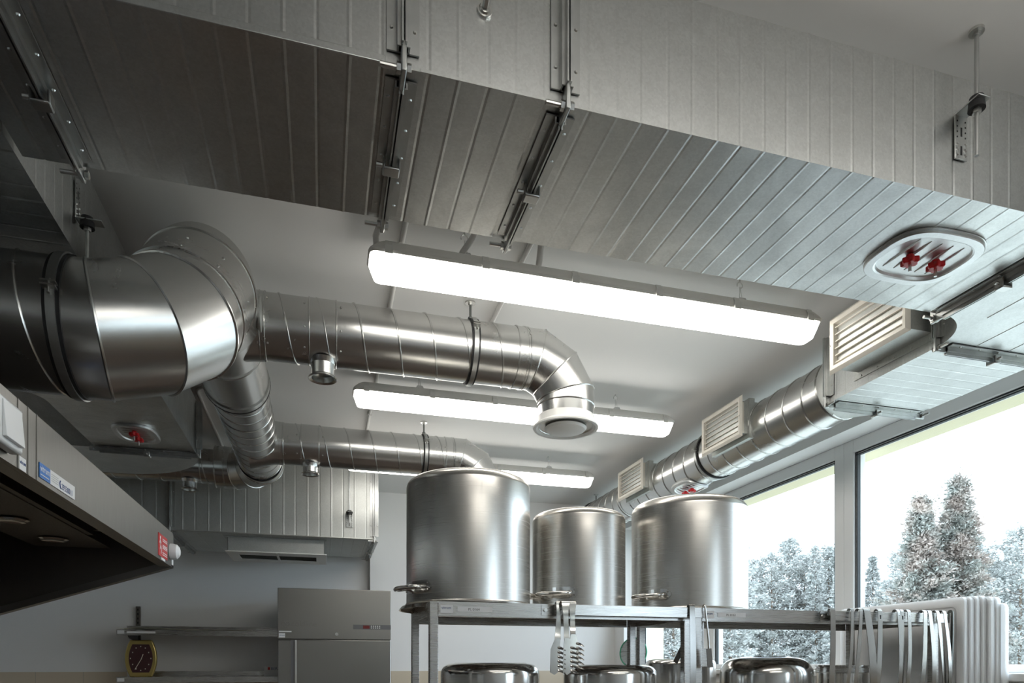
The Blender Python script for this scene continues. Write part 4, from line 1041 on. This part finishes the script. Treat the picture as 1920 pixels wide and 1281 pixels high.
def server(label, u0, dx, flip, yo, ln=.115):
    X = pu(u0, BARY-.012); t = thing('slotted_server', label, 'serving utensil', (X, BARY, SZ), 'slotted servers on the left rail')
    zt = SZ+.006; y = BARY-.0085-yo
    w_ = .012
    m = MB(); R = []
    path = [(0, 0, .010), (.0, -.004, .011), (.1, -.05, .012), (.35, -.10, .013), (.6, -.14, .014)]
    pts = [(BARY+.006, zt-.018)]+[(BARY-.0012+(.0075+yo*.5)*math.cos(PI*k/6)-yo*.5, zt-.005+.006*math.sin(PI*k/6)) for k in range(7)]+[(y, zt-.05), (y-.004, zt-.10), (y-.008, zt-ln)]
    for i, (yy, z) in enumerate(pts):
        a = pts[max(0, i-1)]; b_ = pts[min(len(pts)-1, i+1)]; d = V((0, b_[0]-a[0], b_[1]-a[1])).normalized(); nn = V((1,0,0)).cross(d)
        Xc = X+dx*max(0, (zt-z))/.2; ww = w_*(1 if i < 8 else .62+.1*(i-8)); c = V((Xc, yy, z))
        R.append([c-V((ww,0,0))-nn*.001, c+V((ww,0,0))-nn*.001, c+V((ww,0,0))+nn*.001, c-V((ww,0,0))+nn*.001])
    m.rings(R); part('handle', m, M['chrome'], t, angle=50)
    # blade: spine with teeth on one side
    z0 = zt-ln; X0 = X+dx*ln/.2; y0 = y-.008; q = MB(); sg = 1 if flip else -1
    q.prism([(X0-.008, z0+.004), (X0+.008, z0+.004), (X0+dx*.5+.016, z0-.03), (X0+dx*.5+.016, z0-.095), (X0+dx*.5-.002, z0-.108), (X0+dx*.5-.016, z0-.100), (X0+dx*.5-.014, z0-.03)], y0-.001, y0+.001, 'y')
    for i in range(6):
        zz = z0-.024-i*.014; xs = X0+dx*.5+sg*.014
        q.tube([(xs-sg*.004, y0, zz), (xs+sg*.004, y0-.003, zz-.002), (xs+sg*.010, y0-.010, zz-.006), (xs+sg*.014, y0-.018, zz-.010)], [.0042, .0040, .0030, .0010], 8)
    part('toothed_head', q, M['chrome'], t, angle=40)
server('left slotted server, dark and tilted left', 1051, -.018, True, .000, .118)
server('middle slotted server in front, bright head', 1058, .004, True, .014, .118)
server('right slotted server with curled teeth', 1073, .000, True, .005, .105)
def scraper(label, p0, p1, bw, bl, y, mat='dark_steel', nrm=(0,1,0)):
    t = thing('scraper', label, 'scraper', (p0[0], y, p0[1]), 'scrapers by the rack posts')
    a, b_ = V((p0[0], y, p0[1])), V((p1[0], y, p1[1])); d = (b_-a).normalized(); s = d.cross(V(nrm)).normalized()
    part('handle', MB().tube([a, a.lerp(b_, .5)+V((0,-.003,0)), b_-d*bl], [.0028, .0035, .0030], 8).tube([a+V((0,.012,-.008)), a+V((0,.012,.002)), a+V((0,.006,.006)), a], .0025, 6), M['chrome'], t, angle=60)
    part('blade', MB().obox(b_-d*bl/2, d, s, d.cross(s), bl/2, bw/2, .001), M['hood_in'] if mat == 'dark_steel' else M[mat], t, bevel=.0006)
def zv(v, Y, u): q = (u-960)/1280; return (1245-v)*(Y/(CY-q*SY))/1280
yy = BARY-.012
scraper('scraper hanging straight on the rail end between rack posts', (pu(1322, yy), SZ+.002), (pu(1332, yy), zv(1252, yy, 1332)), .020, .062, yy)
yy = RY0+.05
scraper('scraper hanging at a slant behind the left rack', (pu(1307, yy), zv(1158, yy, 1307)), (pu(1266, yy), zv(1243, yy, 1266)), .018, .07, yy)
yy = RY0+.032
single('flat_blade', MB().box(pu(1312, yy), pu(1326, yy), yy, yy+.002, zv(1250, yy, 1318), zv(1216, yy, 1318)).box(pu(1317, yy), pu(1320, yy), yy, yy+.002, zv(1216, yy, 1318), SZ-.045), M['steel'], 'flat grey blade hanging between the two rack posts', 'scraper', (pu(1318, yy), yy, 0))

# ------------------------------------------------------------------ cutting boards on the sill side
sb = thing('side_shelf', 'white side shelf under the window holding the boards', 'shelf', (2.3, 2.2, -.3))
part('board', MB().box(2.22, 2.41, 1.7, 2.62, -.26, -.235), M['pvc'], sb, bevel=.002)
for y in (1.75, 2.5): part('bracket', MB().prism([(2.41, -.40), (2.41, -.261), (2.24, -.261)], y, y+.02, 'y'), M['pvc'], sb)
BD = [(2.262, 1.965, .246, 'nearest white cutting board with a grooved rim'), (2.283, 1.958, .247, 'second white cutting board in the stack by the window'), (2.304, 1.952, .250, 'third white cutting board in the stack by the window'),
      (2.325, 1.945, .251, 'fourth white cutting board in the stack by the window'), (2.346, 1.930, .247, 'fifth white cutting board in the stack by the window'), (2.367, 1.925, .246, 'sixth white cutting board in the stack by the window'), (2.388, 1.912, .222, 'rearmost and lowest white cutting board against the window')]
for i, (x, ya, zt, lab) in enumerate(BD):
    yb_ = ya+.62; zb_ = -.234; r_ = .018; pts = []
    for (cy, cz, s0) in ((yb_-r_, zt-r_, 0), (ya+r_, zt-r_, 1), (ya+r_, zb_+r_, 2), (yb_-r_, zb_+r_, 3)):
        for k in range(6): an = s0*PI/2+k*PI/10; pts.append((cy+r_*math.cos(an), cz+r_*math.sin(an)))
    t = thing('cutting_board', lab, 'cutting board', (x, (ya+yb_)/2, zb_), 'white cutting boards by the window')
    part('slab', MB().prism(pts, x, x+.020, 'x'), M['board'], t, bevel=.002, angle=40)
    if i == 0:
        s = .035; c = [(p[0]+(s if p[0] < (ya+yb_)/2 else -s), p[1]+(s if p[1] < 0 else -s)) for p in pts]
        part('juice_groove', MB().tube([(x-.0002, p[0], p[1]) for p in c], .0025, 6, closed=True), M['board'], t)

gd = thing('round_tray', 'round green-rimmed tray leaning by the far window corner', 'tray', (2.44, 5.18, SILL))
cc = V((2.475, 5.17, SILL+.128)); ax_ = V((-.8, -.6, .12)).normalized()
part('disc', MB().lathe([(.0005, 0), (.118, 0), (.118, .004), (.0005, .004)], cc, ax_, 40), M['steel'], gd)
part('rim', MB().lathe([(.116, -.004), (.126, -.002), (.127, .005), (.124, .009), (.116, .007)], cc, ax_, 40), M['green'], gd)

# ------------------------------------------------------------------ outside
single('ground', MB().box(2.9, 90, -60, 90, -4.7, -4.5), M['snowground'], 'pale winter ground outside the windows', 'ground', (40, 20, -4.5), kind='structure')
def conifer(seed, H, W, z0, nb, nl, leaf, prof, droop=0.0, trunk_r=.12, scat=.10):
    """crown of nb boughs, each carrying nl small sprays of needles"""
    rnd = random.Random(seed); f = MB(); tk_ = MB()
    tk_.tube([(0,0,0), (.01*H,0,H*.4), (0,.03,H*.75), (0,0,H*.99)], [trunk_r, trunk_r*.75, trunk_r*.4, trunk_r*.06], 8)
    vs = []; fs = []
    for b_ in range(nb):
        t = ((b_+.5)/nb)**.9; z = z0+(H-z0)*t; L_ = W*prof(t)*(.62+.55*rnd.random()); a = b_*2.39996+rnd.gauss(0, .35)
        ca, sa = math.cos(a), math.sin(a); rise = rnd.gauss(.10, .12)
        if L_ > .25: tk_.tube([(0,0,z), (L_*.5*ca, L_*.5*sa, z+rise*L_*.5-droop*L_*.2), (L_*.9*ca, L_*.9*sa, z+rise*L_-droop*L_)], [trunk_r*.16, trunk_r*.09, .004], 4)
        for k in range(int(nl*(.35+.65*prof(t)))):
            q = .12+.88*rnd.random()**.7; r = L_*q; sc = scat*(1.15-q*.75)*(W*.5+.3)
            c = V((r*ca+rnd.gauss(0, sc), r*sa+rnd.gauss(0, sc), z+rise*r-droop*r*q+rnd.gauss(0, sc*.8)))
            d = V((ca+rnd.gauss(0, .7), sa+rnd.gauss(0, .7), rnd.gauss(.25, .55))).normalized(); s_ = d.cross(V((rnd.gauss(0, 1), rnd.gauss(0, 1), rnd.gauss(0, 1)))).normalized()
            l = leaf*(.6+rnd.random()*.9); w_ = l*.20; n = len(vs)
            vs += [c, c+d*l*.5-s_*w_, c+d*l, c+d*l*.5+s_*w_]; fs.append((n, n+1, n+2, n+3))
    # leading shoot
    for k in range(nl//2):
        z = H-rnd.random()*.05*H; sc = (H-z)*.12+.01; c = V((rnd.gauss(0, sc), rnd.gauss(0, sc), z)); d = V((rnd.gauss(0, .5), rnd.gauss(0, .5), 1)).normalized(); s_ = d.cross(V((1, .3, 0))).normalized(); l = leaf; n = len(vs)
        vs += [c, c+d*l*.5-s_*l*.2, c+d*l, c+d*l*.5+s_*l*.2]; fs.append((n, n+1, n+2, n+3))
    f.add(vs, fs); return f, tk_
def plant(name, label, cat, f, tk_, loc, matk, group=None):
    r = bpy.data.objects.new(name, None); COL.objects.link(r); r.location = loc; LOC[r.name] = V((0,0,0))
    r['label'] = label; r['category'] = cat
    if group: r['group'] = group
    for nm, mb, mt, sm in (('foliage', f, M[matk], False), ('trunk', tk_, M['bark'], True)):
        o = bpy.data.objects.new(nm, mesh_from(mb, nm, mt, smooth=sm)); COL.objects.link(o); o.parent = r; LOC[o.name] = V((0,0,0))
    return r
def ground_pos(u, d): q = (u-960)/1280; return d*(q*CY+SY), d*(CY-q*SY)
GZ = E-4.5
thj = lambda t: min(1, 1.85*(1-t))**.95+.02
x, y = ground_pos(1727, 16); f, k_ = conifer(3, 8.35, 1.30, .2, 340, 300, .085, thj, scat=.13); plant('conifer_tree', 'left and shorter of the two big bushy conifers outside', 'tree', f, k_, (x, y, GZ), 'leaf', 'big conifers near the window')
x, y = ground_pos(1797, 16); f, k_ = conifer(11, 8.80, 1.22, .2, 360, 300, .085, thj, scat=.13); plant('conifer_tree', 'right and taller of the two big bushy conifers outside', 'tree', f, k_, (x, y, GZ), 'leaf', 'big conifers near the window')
pns = lambda t: ((1-t)**.5+.05)*(.45+.55*min(1, t*2.2))
spr = lambda t: (1-t)**.9+.04
protos = [conifer(21, 11.5, 1.9, 3.0, 95, 190, .17, pns, -.05, .13, .13), conifer(22, 11.2, 1.6, 1.0, 130, 160, .16, spr, .25, .12, .09), conifer(23, 11.8, 2.2, 4.0, 70, 210, .18, pns, -.10, .13, .16)]
heads = []
spots = [(1243,.98,1),(1262,.93,0),(1290,1.0,2),(1345,1.0,0),(1368,1.05,2),(1395,.93,1),(1412,.98,0),(1446,.93,2),(1480,1.08,0),(1508,.98,2),(1530,1.0,1),(1553,1.06,0),(1578,1.0,2),(1600,.9,1),(1636,1.02,1),(1668,.85,0),(1700,.95,2),(1745,.9,1),(1790,.95,0),(1835,.98,2),(1868,.96,1),(1893,1.07,1),(1915,1.0,2),(1945,1.0,0),(1300,.9,1),(1425,.85,1),(1500,.82,1),(1570,.85,1),(1650,.8,1),(1885,.85,2),(1930,.9,1)]
rp = random.Random(4)
for i, (u, s, k) in enumerate(spots):
    d = 36+rp.random()*7; x, y = ground_pos(u, d)
    if len(heads) <= 2 and not any(h[0] == k for h in heads):
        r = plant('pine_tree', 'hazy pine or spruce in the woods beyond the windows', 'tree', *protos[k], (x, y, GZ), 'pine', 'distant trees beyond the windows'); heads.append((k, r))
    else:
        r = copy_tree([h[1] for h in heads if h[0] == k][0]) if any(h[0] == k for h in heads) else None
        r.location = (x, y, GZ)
    r.rotation_euler.z = rp.random()*6.28; r.scale = (s, s, s*(.93+rp.random()*.08))

# ------------------------------------------------------------------ light
wd = bpy.data.worlds.new('sky'); scn.world = wd; wd.use_nodes = True
wn, wl = wd.node_tree.nodes, wd.node_tree.links
bgn = wn['Background']; bgn.inputs['Color'].default_value = (.74,.865,1.0,1); bgn.inputs['Strength'].default_value = 2.6
sun = bpy.data.lights.new('sun', 'SUN'); sun.energy = .6; sun.angle = .6; so = bpy.data.objects.new('sun', sun); COL.objects.link(so); so.rotation_euler = (math.radians(50), 0, math.radians(-150))

vs = scn.view_settings; vs.view_transform = 'Standard'; vs.look = 'None'; vs.gamma = 1; vs.use_curve_mapping = False; vs.exposure = 1.0
cy = scn.cycles
cy.use_denoising = True; cy.max_bounces = 10; cy.diffuse_bounces = 5; cy.glossy_bounces = 6; cy.transparent_max_bounces = 12; cy.sample_clamp_indirect = 6
